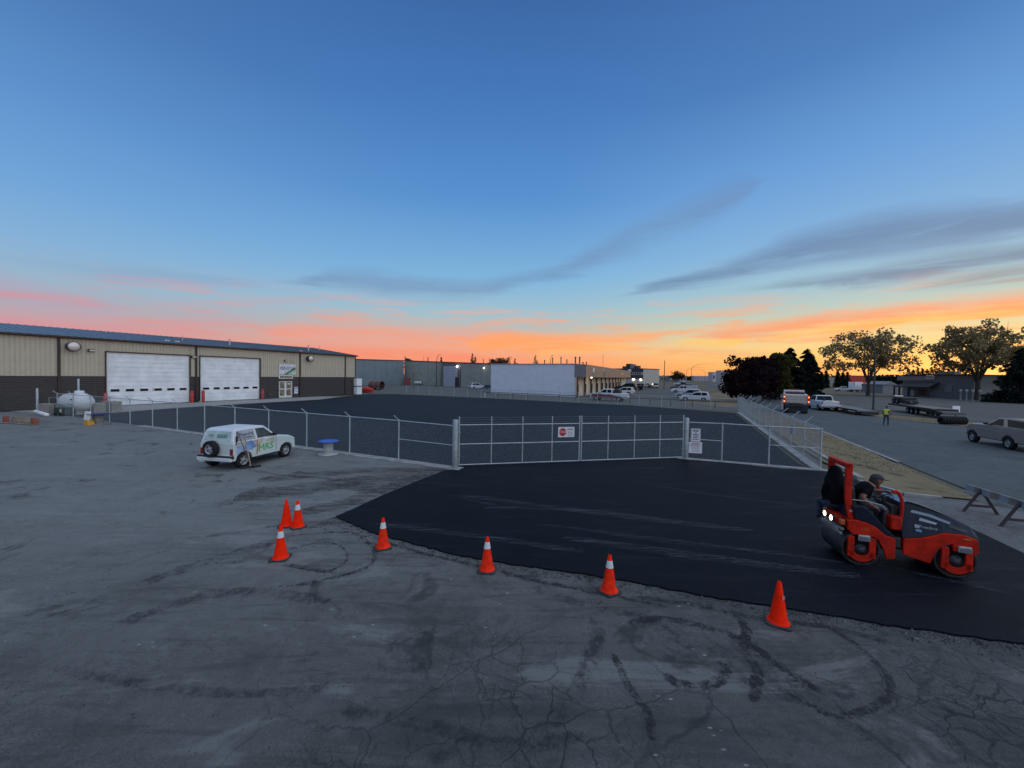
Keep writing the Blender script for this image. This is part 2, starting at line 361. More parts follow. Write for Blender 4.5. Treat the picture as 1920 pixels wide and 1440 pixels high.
up_sheet('driveway', [P(1600, 897), P(1693, 930), P(1760, 937), P(1838, 944), P(1990, 975), P(2100, 1100), P(1960, 1100), P(1840, 1004), P(1640, 930)], .006, ground_mat('driveway_gravel', (.17, .168, .165), (.085, .085, .088), (.28, .275, .26), 'plain'))
# fenced yard, fresh but dull
yard = [P(122, 779), (-2.35, 16.78), (8.7, 19.32), (13.6, 17.5), G(-.6, 1.2), G(-.6, 31.2), P(1180, 760), P(1100, 756.5), P(1020, 752), P(904, 746.3), P(829, 743), P(735, 738.8), P(690, 739.4), P(666, 741.2), P(598, 750), P(480, 757), P(340, 765.5), P(215, 775)]
up_sheet('yard_asphalt', yard, .012, m_yard)
# fresh mat in the gateway, 35 mm thick with a ragged edge
def ragged(pts, amp, step):
    out = []
    for i in range(len(pts)-1):
        a, b = Vector(pts[i]), Vector(pts[i+1]); n = max(1, int((b-a).length/step)); d = (b-a).normalized(); nn = Vector((-d.y, d.x, 0))
        for k in range(n): out.append(a + (b-a)*k/n + (nn*random.uniform(-amp, amp) if k else Vector((0, 0, 0))))
    return out
low = ragged([P(x, y) for x, y in [(630, 970), (700, 1000), (785, 1024), (870, 1045), (980, 1062), (1100, 1079), (1200, 1096), (1300, 1115), (1400, 1132), (1500, 1147), (1700, 1180), (1920, 1209), (2300, 1262)]], .035, .14)
rest = [P(2300, 1262), P(2300, 1085), P(1990, 1075), P(1920, 1040), P(1843, 1003), P(1700, 940), P(1640, 915), P(1560, 886), P(1440, 877.5), P(1353, 867), P(1290, 863.5), Vector((8.7, 19.15, 0)), Vector((-2.2, 16.6, 0)), P(862, 883), P(835, 882.5)]
up_sheet('fresh_asphalt_apron', low + rest + ragged([P(835, 882.5), P(730, 925), P(630, 970)], .02, .3)[1:], .036, m_new, .05)
# concrete mow strips under the fences
def strip(name, a, b, w, z, mat, h=.06):
    a = Vector(a); b = Vector(b); d = (b-a); L = d.length; ang = math.atan2(d.y, d.x)
    mb = MB().box((L/2, 0, h/2), (L, w, h)); return struct(name, mb, mat, loc=(a.x, a.y, z), rz=ang, bevel=.01)
FL0 = Vector((-39.14, 33.06, 0)); FL1 = Vector((-2.42, 16.63, 0)); GR = Vector((8.75, 19.18, 0))
strip('fence_curb', (-26.5, 27.4), (-2.1, 16.35), .5, -.005, m_conc, .045)
strip('fence_curb', (8.4, 19.28), (14.3, 17.0), .34, .0, m_conc, .07)
strip('fence_curb', G(-.15, -.3), G(-.15, 31.8), .42, .0, m_conc, .09)
strip('fence_curb', G(1.0, -1.4), G(1.0, 6), .22, .0, m_conc, .12)
strip('fence_curb', P(1612, 906), P(1693, 929), .16, .0, m_conc, .13)
strip('fence_curb', P(1693, 929), P(1765, 936.5), .16, .0, m_conc, .11)
strip('street_curb', G(4.1, 4), G(4.1, 60), .18, .0, m_conc, .06)
strip('street_curb', G(8.9, 330), G(11.9, 132), .5, .0, m_conc, .1)

# decals: soft dark ribbons and patches of dirt, as thin layers on the asphalt
def decal_mat(name, rgb, scale, lo, hi, alpha, stretch=(1, 1, 1), rot=0):
    m = bpy.data.materials.new(name); m.use_nodes = True; t = m.node_tree; b = t.nodes['Principled BSDF']
    b.inputs['Base Color'].default_value = (*rgb, 1); b.inputs['Roughness'].default_value = .85
    uv = t.nodes.new('ShaderNodeTexCoord'); s_ = t.nodes.new('ShaderNodeSeparateXYZ'); t.links.new(uv.outputs['UV'], s_.inputs[0]); vv = X(t, s_.outputs[1])
    edge = ((.5 - (vv - .5).abs()) * 2).smooth(0, .7)
    vv_ = rotscale(t, uv.outputs['Object'], rot, stretch); n = noise(t, vv_, scale, 6, .72, .4); n2 = noise(t, uv.outputs['Object'], 26, 3, .7)
    n3 = noise(t, vv_, 9, 4, .75, .5)
    a = ((n * .7 + n2 * .35 + n3 * .55 + edge * .34).smooth(1.03 + lo*.2, 1.22 + hi*.2) * alpha).clip()
    t.links.new(a.s, b.inputs['Alpha']); return m
DZ = [.0]
def ribbon(pts, w, mat, name='tyre_mark', z0=.004, parent=None, n=0):
    p = [Vector((q[0], q[1], 0)) for q in pts]
    # catmull-rom
    c = []
    for i in range(len(p)-1):
        a, b, d, e = p[max(i-1, 0)], p[i], p[i+1], p[min(i+2, len(p)-1)]
        for k in range(8):
            t_ = k/8; c.append(.5*((2*b) + (-a+d)*t_ + (2*a-5*b+4*d-e)*t_**2 + (-a+3*b-3*d+e)*t_**3))
    c.append(p[-1]); DZ[0] += .0006; z = z0 + DZ[0]
    vs = []; ws = w if isinstance(w, (list, tuple)) else [w, w]
    for i, q in enumerate(c):
        d = (c[min(i+1, len(c)-1)] - c[max(i-1, 0)]).normalized(); nn = Vector((-d.y, d.x, 0)); f = i/(len(c)-1)
        ww = ws[0] + (ws[-1]-ws[0])*f; end = min(1, f*9, (1-f)*9) ** .5 * ww/2
        vs += [(*(q + nn*end).xy, z), (*(q - nn*end).xy, z)]
    me = bpy.data.meshes.new(name); fs = [(2*i, 2*i+1, 2*i+3, 2*i+2) for i in range(len(c)-1)]; me.from_pydata(vs, [], fs); me.materials.append(mat)
    uvl = me.uv_layers.new(name='UVMap')
    for li, l in enumerate(me.loops): vi = l.vertex_index; uvl.data[li].uv = ((vi//2)/len(c), vi % 2)
    o = bpy.data.objects.new(name, me); COL.objects.link(o); o.parent = parent or old; return o
m_tyre = decal_mat('tyre_dirt', (.012, .012, .014), 3.4, -.05, .4, .88)
m_tyre2 = decal_mat('tyre_dirt_soft', (.02, .02, .022), 2.2, .05, .8, .65)
m_lug = decal_mat('tyre_lug_prints', (.014, .014, .016), 7, .1, .4, .8)
m_mill = decal_mat('scraped_earth', (.055, .044, .036), 2.2, .05, .4, .9, (.45, 4.5, 1), R(16))
m_dust = decal_mat('pale_scuffs', (.26, .26, .26), 1.6, 1.2, 1.3, .45, (.35, 3, 1), R(-15))
PX = lambda L: [P(x, y) for x, y in L]
ribbon(PX([(1175,1168),(1240,1160),(1320,1175),(1400,1205),(1470,1255),(1540,1300)]), .3, m_tyre)
ribbon(PX([(1375,1150),(1400,1180),(1395,1215),(1420,1260),(1410,1320)]), .3, m_tyre)
ribbon(PX([(1460,1140),(1560,1180),(1640,1240),(1672,1290),(1640,1325),(1560,1340),(1480,1300)]), .2, m_tyre)
ribbon(PX([(1245,1262),(1270,1280),(1330,1285),(1362,1262),(1350,1240)]), .28, m_tyre)
ribbon(PX([(1150,1225),(1180,1290),(1215,1340),(1222,1390)]), .22, m_tyre)
ribbon(PX([(1390,1165),(1450,1260),(1560,1300),(1600,1290)]), .34, m_tyre2)
ribbon(PX([(1100,1060),(1120,1150),(1110,1230),(1060,1330),(960,1440)]), .5, m_tyre2)
ribbon(PX([(1330,1240),(1440,1290),(1560,1330),(1700,1420)]), .6, m_tyre2)
ribbon(PX([(540,1062),(610,1072),(650,1050),(640,1025),(600,1018),(540,1030)]), .12, m_lug)
ribbon(PX([(520,1100),(600,1090),(690,1062),(700,1030),(660,1000),(590,1000)]), .22, m_lug)
ribbon(PX([(340,1010),(440,1000),(540,985),(640,1000)]), .3, m_tyre2)
ribbon(PX([(360,1060),(460,1055),(540,1060),(650,1080)]), .25, m_tyre2)
ribbon(PX([(700,1010),(800,1040),(900,1062),(1010,1090),(1110,1110),(1260,1140)]), .22, m_tyre)
ribbon(PX([(1180,1118),(1300,1135),(1420,1160),(1560,1178),(1700,1215)]), .26, m_tyre)
ribbon(PX([(1000,1100),(1080,1130),(1200,1160),(1300,1220)]), .5, m_tyre2)
ribbon(PX([(250,1100),(400,1050),(560,1000),(660,960)]), .8, m_tyre2)
ribbon(PX([(200,1180),(340,1130),(460,1110),(620,1130)]), .6, m_tyre2)
ribbon(PX([(640,1330),(800,1360),(960,1400),(1100,1380)]), .35, m_tyre2)
ribbon(PX([(90,1250),(300,1290),(520,1300),(700,1270)]), .3, m_tyre2)
ribbon(PX([(440,930),(560,918),(690,900),(850,884)]), 3.0, m_mill, 'dirt_patch')
ribbon(PX([(480,900),(600,890),(720,882),(835,882)]), 1.8, m_mill, 'dirt_patch')
ribbon(PX([(560,962),(640,945),(700,925),(790,892)]), 1.6, m_mill, 'dirt_patch')
ribbon(PX([(640,905),(700,915),(770,912),(830,890)]), 2.2, m_mill, 'dirt_patch')
ribbon(PX([(460,880),(560,895),(700,900)]), .5, m_tyre2)
ribbon(PX([(20,985),(120,960),(220,940)]), .1, m_tyre2)
for a in [(150,1130,330,1105),(330,1240,520,1200),(700,1180,860,1170),(560,1000,640,990),(980,1290,1150,1300),(240,1010,330,990),(1700,1260,1850,1300)]:
    ribbon(PX([(a[0],a[1]),((a[0]+a[2])/2,(a[1]+a[3])/2+6),(a[2],a[3])]), .7, m_dust, 'dust_scuff')
# sheen painted as pale streaks, and scuffs left by the drums on the fresh mat
fresh = bpy.data.objects['fresh_asphalt_apron']
m_scf = decal_mat('drum_sheen_streaks', (.13, .15, .17), 2.4, .3, .8, .6, (.30, 10, 1), R(14))
for L, w in [([(860,930),(1000,950),(1200,975),(1420,1000)], .8), ([(1050,1010),(1250,1040),(1450,1066),(1620,1085)], .7), ([(700,985),(900,1010),(1100,1040)], .6), ([(1000,985),(1200,1010),(1400,1035),(1600,1062)], .35), ([(900,955),(1100,960),(1290,985)], .5), ([(1150,1020),(1330,1045),(1540,1075)], .2), ([(1640,1062),(1720,1080),(1900,1120)], .2), ([(840,930),(900,945),(930,950)], .4), ([(1240,915),(1330,930),(1500,950)], .25), ([(1100,1000),(1280,1025),(1500,1042)], .12)]:
    ribbon(PX(L), w, m_scf, 'sheen_streak', .037, fresh)
# cold patches / mulch lines on the verge
for L, w in [([(1555,849),(1590,856),(1612,862)], .5), ([(1608,873),(1650,885),(1700,897)], .55), ([(1690,915),(1760,925),(1820,935)], .2)]:
    ribbon(PX(L), w, m_tyre, 'dirt_patch', .052, verge1)
# tufts of dry grass on the verges (too many to count)
def tufts(name, fn, n, h, seed, label):
    r = np.random.default_rng(seed); V = []; F = []
    for i in range(n):
        x, y, z = fn(r); hh = h*r.uniform(.4, 1.2); a = r.uniform(0, math.pi); dx_, dy_ = math.cos(a)*.02, math.sin(a)*.02; lx, ly = r.uniform(-.05, .05, 2)
        k = len(V); V += [(x-dx_, y-dy_, z), (x+dx_, y+dy_, z), (x+lx, y+ly, z+hh)]; F.append((k, k+1, k+2))
    me = bpy.data.meshes.new(name); me.from_pydata(V, [], F); me.materials.append(M('dry_blades', (.27, .215, .125), .9, 0, .5, 2))
    o = bpy.data.objects.new(name, me); COL.objects.link(o); tag(o, label, 'grass', kind='stuff')
tufts('grass', lambda r: (*(G(r.uniform(.8, 3.9), r.uniform(-3 + 4, 31))).xy, .05), 5000, .07, 3, 'dry straw coloured grass between the side fence and the street')
tufts('grass', lambda r: (lambda s: (*(G(s, np.interp(s, [15, 19, 40, 60], [34, 29, 17, 4]) + r.uniform(0, 4))).xy, .03))(r.uniform(15, 58)), 5000, .12, 4, 'dry yellow green grass strip beyond the street')
# loose gravel and crumbs of asphalt along the ragged edge
V = []; F = []; r_ = np.random.default_rng(11)
for i in range(2600):
    k = r_.integers(0, len(low)-1); a, b = low[k], low[k+1]; t_ = r_.random(); off = abs(r_.normal(0, .16)) + .01
    d = (b-a).normalized(); q = a + (b-a)*t_ + Vector((d.y, -d.x, 0))*off; s_ = r_.uniform(.006, .022) * (1.6 if r_.random() < .06 else 1)
    o_ = len(V); V += [(q.x-s_, q.y-s_*.7, .002), (q.x+s_, q.y-s_*.6, .002), (q.x, q.y+s_, .002), (q.x+s_*.1, q.y, .002+s_*1.1)]; F += [(o_, o_+1, o_+3), (o_+1, o_+2, o_+3), (o_+2, o_, o_+3)]
for i in range(1500):
    q = P(r_.uniform(-50, 1980), 940 + 520*r_.random()**1.3); s_ = r_.uniform(.004, .014); o_ = len(V)
    V += [(q.x-s_, q.y-s_*.7, .001), (q.x+s_, q.y-s_*.6, .001), (q.x, q.y+s_, .001), (q.x+s_*.1, q.y, .001+s_*.9)]; F += [(o_, o_+1, o_+3), (o_+1, o_+2, o_+3), (o_+2, o_, o_+3)]
me = bpy.data.meshes.new('gravel'); me.from_pydata(V, [], F); me.materials.append(M('crumbs', (.07, .072, .072), .9, 0, .9, 4))
o = bpy.data.objects.new('gravel', me); COL.objects.link(o); tag(o, 'loose asphalt crumbs and grit along the edge of the fresh black mat', 'gravel', kind='stuff')

# ================================================================ FENCES
m_galv = M('galvanised_steel', (.26, .30, .31), .5, .55, .2, 6)
m_galv2 = M('galvanised_bright', (.40, .45, .47), .5, .3, .15, 6)
m_wire = M('chain_link_wire', (.30, .34, .35), .5, .3, .1)
def chainlink(parent, a, b, z0, z1, pitch=.075, r=.0022, mat=None):
    """woven wire as slanting strands, drawn as slim three sided rods"""
    a = Vector(a); b = Vector(b); L = (b-a).length; d = (b-a)/L; h = z1-z0; V = []; F = []; nn = Vector((-d.y, d.x, 0))
    for sgn in (1, -1):
        k = -h
        while k < L + (h if sgn < 0 else 0):
            s0 = k if sgn > 0 else k; p0 = (s0, 0); p1 = (s0 + sgn*h, h)
            (x0, y0), (x1, y1) = p0, p1
            def clipx(x, y, xl):  # point on strand at x=xl
                return xl, y0 + (xl - x0)/(x1 - x0)*(y1 - y0)
            if max(x0, x1) > 0 and min(x0, x1) < L:
                q0, q1 = (x0, y0), (x1, y1)
                if q0[0] < 0: q0 = clipx(*q0, 0)
                if q0[0] > L: q0 = clipx(*q0, L)
                if q1[0] < 0: q1 = clipx(*q1, 0)
                if q1[0] > L: q1 = clipx(*q1, L)
                A = a + d*q0[0] + Vector((0, 0, z0+q0[1])) + nn*sgn*r; B = a + d*q1[0] + Vector((0, 0, z0+q1[1])) + nn*sgn*r
                t = (B-A).normalized(); u = t.cross(nn); o_ = len(V)
                for c in (A, B):
                    for w in range(3):
                        an = w*2.0944; V.append(tuple(c + (u*math.cos(an) + nn*math.sin(an))*r))
                F += [(o_, o_+1, o_+4, o_+3), (o_+1, o_+2, o_+5, o_+4), (o_+2, o_, o_+3, o_+5)]
            k += pitch * 1.414
    me = bpy.data.meshes.new('chain_link_mesh'); me.from_pydata(V, [], F); me.materials.append(mat or m_wire)
    o = bpy.data.objects.new('chain_link_mesh', me); COL.objects.link(o); o.parent = parent; o['kind'] = 'stuff'; return o
def fence(label, pts, outdir, H=1.86, pr=.032, arm=.36, mesh=True, pitch=.075, armed=None, top=True, wr=.0022, name='chain_link_fence', skipfirst=False):
    base = pts[0]; t = thing(name, label, 'fence', base)
    L = [Vector(p) - Vector(base) for p in pts]
    for i, p in enumerate(L):
        if skipfirst and i == 0: continue
        po = MB().cyl(p, p + Vector((0, 0, H+.02)), pr, pr, 10).box(p + Vector((0, 0, H+.03)), (pr*2.4, pr*2.4, .03)).build('post', m_galv2, t)
        if armed is None or i in armed:
            if arm: MB().tube([p + Vector((0, 0, H)), p + Vector((0, 0, H)) + outdir*arm*.75 + Vector((0, 0, arm*.72))], .022, 6).build('barb_arm', m_galv2, po)
    if top: MB().tube([p + Vector((0, 0, H)) for p in L], .024, 8).build('top_rail', m_galv2, t)
    if mesh:
        for a, b in zip(L[:-1], L[1:]): chainlink(t, a, b, .06, H-.02, pitch, wr)
    return t
nl = 14
lp = [FL0 + (FL1-FL0)*i/13 for i in range(13)]
fl = fence('long galvanised chain link fence with angled barb arms left of the gate', lp, (-E2 - E1*.25).normalized())
d_ = (FL1 - lp[-1])
MB().tube([d_*0 + lp[-1]-lp[0] + Vector((0, 0, 1.86)), FL1 - lp[0] + Vector((-.1, 0, 1.83))], .024, 8).build('top_rail', m_galv2, fl)
MB().tube([lp[-1]-lp[0] + Vector((0, 0, 1.0)), FL1 - lp[0] + Vector((-.1, 0, .98))], .02, 8).build('brace_rail', m_galv2, fl)
chainlink(fl, lp[-1]-lp[0], FL1-lp[0], .06, 1.84)
# short fence right of gate
rp = [GR, P(1353, 865), P(1441, 874), CR]
fr = fence('short chain link fence between the right gate post and the corner', rp, E1, arm=0, skipfirst=True)
MB().tube([Vector((.1, 0, 1.03)), rp[1]-rp[0] + Vector((0, 0, 1.0))], .02, 8).build('brace_rail', m_galv2, fr)
MB().tube([rp[2]-rp[0] + Vector((0, 0, 1.0)), rp[3]-rp[0] + Vector((0, 0, .98))], .02, 8).build('brace_rail', m_galv2, fr)
# side fence
sp = [G(0, 2.9*i) for i in range(1, 13)]
fs_ = fence('chain link fence with barb arms running back beside the street', [CR + E2*.12] + sp, E1, arm=.5, armed=range(1, 13), skipfirst=True, wr=.003)
MB().tube([Vector((0, 0, 1.0)), sp[0]-CR + Vector((0, 0, 1.02))], .02, 8).build('brace_rail', m_galv2, fs_)
# back fence
FB0 = G(0, 34.8); FB1 = Vector((-21.3, 77.5, 0)); nb = 19
bp = [FB0 + (FB1-FB0)*i/nb for i in range(nb+1)]
fence('low chain link fence across the far end of the yard', bp, E2, H=1.55, arm=0, pitch=.12, wr=.003)
# pipe rail beyond
PR0 = G(.5, 38.4); PR1 = Vector((-4.9, 69.8, 0)); npr = 14
t = thing('pipe_rail_barrier', 'low dark pipe rail behind the far fence in front of the white building', 'barrier', PR0)
m_pipe = M('rusty_pipe', (.085, .08, .08), .6, .3, .3, 5)
for i in range(npr+1):
    q = (PR1-PR0)*i/npr; MB().cyl(q, q + Vector((0, 0, .95)), .06, .06, 8).build('post', m_pipe if i < npr else M('white_post_paint', (.7, .7, .7)), t)
MB().tube([Vector((0, 0, .95)), PR1-PR0 + Vector((0, 0, .95))], .06, 8).build('rail', m_pipe, t)

# ================================================================ GATE
def gate_leaf(a, b, xs, label, hinge):
    a = Vector(a); b = Vector(b); t = thing('swing_gate', label, 'gate', a); D = b-a; L = D.length; d = D/L
    def q(f, z): return d*(L*f) + Vector((0, 0, z))
    for i, f in enumerate(xs): MB().tube([q(f, .1), q(f, 2.22)], .03 if i in (0, len(xs)-1) else .024, 8).build('upright', m_galv2, t)
    for z in (.12, 1.02, 1.86): MB().tube([q(0, z), q(1, z)], .024, 8).build('rail', m_galv2, t)
    for z in (1.97, 2.08, 2.18): MB().tube([q(0, z), q(1, z)], .0025, 4).build('barbed_wire', m_wire, t)
    chainlink(t, q(0, 0), q(1, 0), .12, 1.86)
    for z in (.5, 1.5): MB().box(q(hinge, z), (.12, .12, .06)).build('hinge', m_galv, t)
    return t, d
ga = FL1 + Vector((.16, .04, 0)); gb = GR + Vector((-.16, -.04, 0)); gm = ga + (gb-ga)*.507
gl, gd = gate_leaf(ga, gm - (gb-ga).normalized()*.05, [0, .255, .51, .76, 1], 'left leaf of the double pipe gate, carrying the stop sign', 0)
gr_, _ = gate_leaf(gm + (gb-ga).normalized()*.05, gb, [0, .25, .505, .76, 1], 'right leaf of the double pipe gate, next to the post with two notices', 1)
for q, lab, h in ((FL1, 'thick galvanised gate post at the end of the long left fence', 2.1), (GR, 'thick galvanised gate post beside the two white notices', 2.08)):
    o = MB().lathe([(.13, 0), (.13, h-.03), (.10, h), (0, h+.012)], 20).build('gate_post', m_galv, None, loc=q, fixn=False); tag(o, lab, 'gate post')
# ================================================================ NOTICES ON THE GATE
def onfence(px0, py0, px1, py1, O, D, off=.05):
    """centre, width, height and frame of a plate hung on the fence line through O along D"""
    D = Vector(D).normalized(); u0, z0 = onwall(px0, py0, O, D); u1, z1 = onwall(px1, py1, O, D); N = Vector((D.y, -D.x, 0))
    if N.dot(Vector((-O[0], -O[1], 0))) < 0: N = -N
    c = Vector((O[0], O[1], 0)) + D*((u0+u1)/2) + N*off; return Vector((c.x, c.y, (z0+z1)/2)), abs(u1-u0), abs(z0-z1), math.atan2(D.y, D.x)
m_sgn = M('sign_face_white', (.68, .70, .72), .45, 0, .05, 2); m_sred = flat('stop_red', (.42, .010, .015)); m_sgrey = flat('sign_print_grey', (.25, .30, .36)); m_sdk = flat('sign_print_dark', (.07, .06, .10)); m_smr = flat('sign_print_maroon', (.28, .06, .09))
def notice(px0, py0, px1, py1, O, D, label, mat=m_sgn, off=.05):
    c, w, h, a = onfence(px0, py0, px1, py1, O, D, off); t = thing('sign', label, 'sign', c, a)
    MB().box((0, 0, 0), (w, .012, h)).build('plate', mat, t, bevel=.004); return t, w, h
def bar(t, x, z, w, h, mat, name='print_line'): MB().box((x, -.009, z), (w, .004, h)).build(name, mat, t)
t, w, h = notice(1046, 800.5, 1076, 819, ga, gb-ga, 'white rectangular gate sign with red octagon reading STOP')
n = 8; r_o = h*.40; MB().add([(-w*.22 + r_o*math.cos(R(22.5+45*k)), -.010, r_o*math.sin(R(22.5+45*k))) for k in range(8)], [tuple(range(8))]).build('stop_octagon', m_sred, t, fixn=False)
text('stop_lettering', 'STOP', h*.36, m_sgn, t, (-w*.22, -.012, 0), (R(90), 0, 0), .001, sx=.92)
for k, (z, ww, m_) in enumerate(((.36, .34, m_sgrey), (.25, .38, m_sdk), (.08, .36, m_sgrey), (-.04, .30, m_smr), (-.14, .36, m_sgrey), (-.24, .34, m_sgrey), (-.36, .34, m_smr))): bar(t, w*.24, h*z, w*ww, h*(.055 if m_ is m_sdk else .03), m_)
RD = rp[1] - rp[0]
t, w, h = notice(1295, 803, 1313, 828, GR, RD, 'tall white notice with an eye emblem hanging beside the right gate post')
for s_ in (-1, 1): bar(t, s_*w*.44, 0, w*.03, h*.92, m_sdk, 'border_line')
bar(t, 0, h*.455, w*.86, h*.015, m_sdk, 'border_line')
MB().add([(w*.30*math.cos(a_), -.010, h*.33 + h*.075*math.sin(a_)) for a_ in [2*math.pi*k/14 for k in range(14)]], [tuple(range(14))]).build('eye_emblem', m_sdk, t, fixn=False); MB().add([(w*.09*math.cos(a_), -.012, h*.33 + h*.045*math.sin(a_)) for a_ in [2*math.pi*k/10 for k in range(10)]], [tuple(range(10))]).build('eye_pupil', m_sgn, t, fixn=False)
for k, (z, ww) in enumerate(((.16, .2), (.04, .58), (-.08, .5), (-.20, .52), (-.33, .62))): bar(t, 0, h*z, w*ww, h*.06, m_sdk if k < 4 else m_smr)
t, w, h = notice(1291, 828, 1315.5, 850, GR, RD, 'square white notice hanging directly below the eye emblem notice', off=.06)
for k, (z, ww) in enumerate(((.38, .5), (.27, .78), (.18, .74), (.08, .55), (-.02, .6), (-.12, .5), (-.22, .58), (-.34, .66))): bar(t, 0, h*z, w*ww, h*(.06 if k == 0 else .03), m_smr if k < 3 else m_sgrey)
t, w, h = notice(1483, 796, 1487.5, 815, CR, E2, 'narrow white notice seen edge on, hanging on the side fence near the corner', off=-.05)
# ================================================================ MAIN BUILDING (metal workshop on the left)
BO = P(666, 740); BA = azdir(25.2); BN = Vector((-BA.y, BA.x, 0))   # along facade (away), into the building
m_beige = M('beige_metal_siding', (.50, .44, .335), .55, .1, .06, 1.2)
m_beige2 = M('beige_metal_siding_rib', (.46, .40, .30), .55, .1, .06, 1.2)
m_brown = M('dark_brown_siding', (.026, .021, .023), .6, .05, .2, 2)
m_trim = M('dark_brown_trim', (.045, .027, .022), .5, .2, .15, 2)
m_roof = M('blue_grey_metal_roof', (.20, .225, .26), .4, .6, .15, .6)
m_white = M('white_door_paint', (.78, .80, .82), .5, 0, .10, .9)
m_glassd = M('dark_glass', (.012, .015, .02), .12, 0, .1)
m_red = M('red_bollard_paint', (.42, .030, .022), .5, 0, .2, 5)
m_wtrim = M('white_frame', (.70, .70, .68), .5)
m_steel = M('steel', (.5, .5, .5), .35, .9, .1)
m_rubber = M('black_rubber', (.018, .018, .019), .8, 0, .3, 8)
LBL = 'long workshop with beige ribbed siding over dark brown siding and two white overhead doors'
mbt = thing('workshop_building', LBL, 'building', BO, math.atan2(BA.y, BA.x))
# local frame: x = along the facade (negative = toward camera), y = into the building, z up
S0, S1, EAVE, BELT, RDG, DEP = -49.0, 0.0, 7.18, 3.28, 8.8, 12.0
openings = [(-33.5, -26.0, 5.84), (-24.86, -17.42, 5.84), (-14.56, -12.45, 2.62), (-14.62, -12.4, 3.52)]
def wall_cells(x0, x1, z0, z1):
    """rectangles of wall left by the openings"""
    xs = sorted(set([x0, x1] + [v for o in openings for v in o[:2] if x0 < v < x1])); out = []
    for a, b in zip(xs[:-1], xs[1:]):
        zz = z0
        for o in openings[:3]:
            if o[0] < (a+b)/2 < o[1]: zz = max(zz, min(o[2], z1))
        if z1 - zz > .02: out.append((a, b, zz, z1))
    return out
core = MB()
for a, b, c, d in wall_cells(S0, S1, 0, EAVE): core.box(((a+b)/2, .15, (c+d)/2), (b-a, .3, d-c))
core.box((S0+.15, DEP, EAVE/2), (.3, 2*DEP-.6, EAVE)); core.box((S1-.15, DEP, EAVE/2), (.3, 2*DEP-.6, EAVE)); core.box(((S0+S1)/2, 2*DEP-.15, EAVE/2), (S1-S0, .3, EAVE))
core.add([(S1, 0, EAVE), (S1, 2*DEP, EAVE), (S1, DEP, RDG)], [(0, 1, 2)]); core.add([(S0, 0, EAVE), (S0, 2*DEP, EAVE), (S0, DEP, RDG)], [(0, 1, 2)])
core.build('wall', m_beige2, mbt)
# upper siding panels: one ribbed sheet every 0.92 m
def panel_mesh(w, h):
    mb = MB(); n = 3; p = []
    for i in range(n):
        x = i*w/n; p += [(x, -.012), (x+w/n-.07, -.012), (x+w/n-.055, -.05), (x+w/n-.018, -.05)]
    p.append((w-.001, -.012))
    vs = [(x, y, 0) for x, y in p] + [(x, y, h) for x, y in p]; k = len(p)
    mb.add(vs, [(i, i+1, k+i+1, k+i) for i in range(k-1)]); return mb
pcache = {}
x = S1
while x > S0 + .1:
    x -= .92
    for a, b, c, d in wall_cells(x+.001, x+.919, BELT+.02, EAVE-.12):
        key = (round(b-a, 2), round(d-c, 2))
        if key not in pcache:
            o = panel_mesh(b-a, d-c).build('siding_panel', m_beige, mbt, loc=(a, 0, c), fixn=False); pcache[key] = o
        else: o = pcache[key].copy(); COL.objects.link(o); o.location = (a, 0, c)
# lower brown siding courses
nc = 15; ch = (BELT-.08)/nc
for k in range(nc):
    z = .06 + k*ch
    for a, b, c, d in wall_cells(S0, S1, z, z+ch):
        xx = a
        while xx < b - .05:
            L_ = min(3.66, b-xx)
            key = ('c', round(L_, 2), round(d-c, 3))
            if d - c < ch - .02: break
            if key not in pcache:
                mb = MB().add([(0.003, -.01, 0), (L_-.003, -.01, 0), (L_-.003, -.055, .03), (0.003, -.055, .03), (0.003, -.02, ch-.012), (L_-.003, -.02, ch-.012), (0.003, 0, ch-.012), (L_-.003, 0, ch-.012)], [(0, 1, 2, 3), (3, 2, 5, 4), (4, 5, 7, 6)])
                o = mb.build('siding_board', m_brown, mbt, loc=(xx, 0, z), fixn=False); pcache[key] = o
            else: o = pcache[key].copy(); COL.objects.link(o); o.location = (xx, 0, z)
            xx += L_
MB().box(((S0+S1)/2, -.02, .03), (S1-S0, .05, .1)).build('base_flashing', m_trim, mbt)
for a, b, c, d in wall_cells(S0, S1, BELT-.03, BELT+.03): MB().box(((a+b)/2, -.045, BELT), (b-a, .06, .07)).build('belt_trim', M('belt_trim_paint', (.40, .34, .26), .6), mbt)
# roof: two slopes of standing seam panels
def slope(x0, x1, y0, z0, y1, z1): return [(x0, y0, z0), (x1, y0, z0), (x1, y1, z1), (x0, y1, z1)]
rf = MB().add(slope(S0-.3, S1+.12, -.35, EAVE+.03, DEP, RDG+.07), [(0, 1, 2, 3)]).add(slope(S0-.3, S1+.12, DEP, RDG+.07, 2*DEP+.35, EAVE+.03), [(0, 1, 2, 3)])
rfo = rf.build('roof', m_roof, mbt)
sm = MB()
x = S0
sl = math.atan2(RDG-EAVE+.04, DEP+.35)
while x < S1: sm.box((x, DEP/2-.17, (EAVE+RDG)/2+.075), (.05, (DEP+.35)/math.cos(sl), .05), Matrix.Rotation(sl, 3, 'X')); x += .61
tag(sm.build('roof_seam', m_roof, mbt), kind='stuff')
MB().box(((S0+S1)/2, -.40, EAVE-.03), (S1-S0+.5, .12, .17)).build('gutter', m_trim, mbt)
MB().box(((S0+S1)/2, -.12, EAVE-.09), (S1-S0, .3, .12)).build('fascia', m_trim, mbt)
rk = MB().box((S1+.09, (DEP-.35)/2, (EAVE+RDG)/2+.02), (.12, (DEP+.35)/math.cos(sl), .2), Matrix.Rotation(sl, 3, 'X')); rk.build('rake_trim', m_trim, mbt)
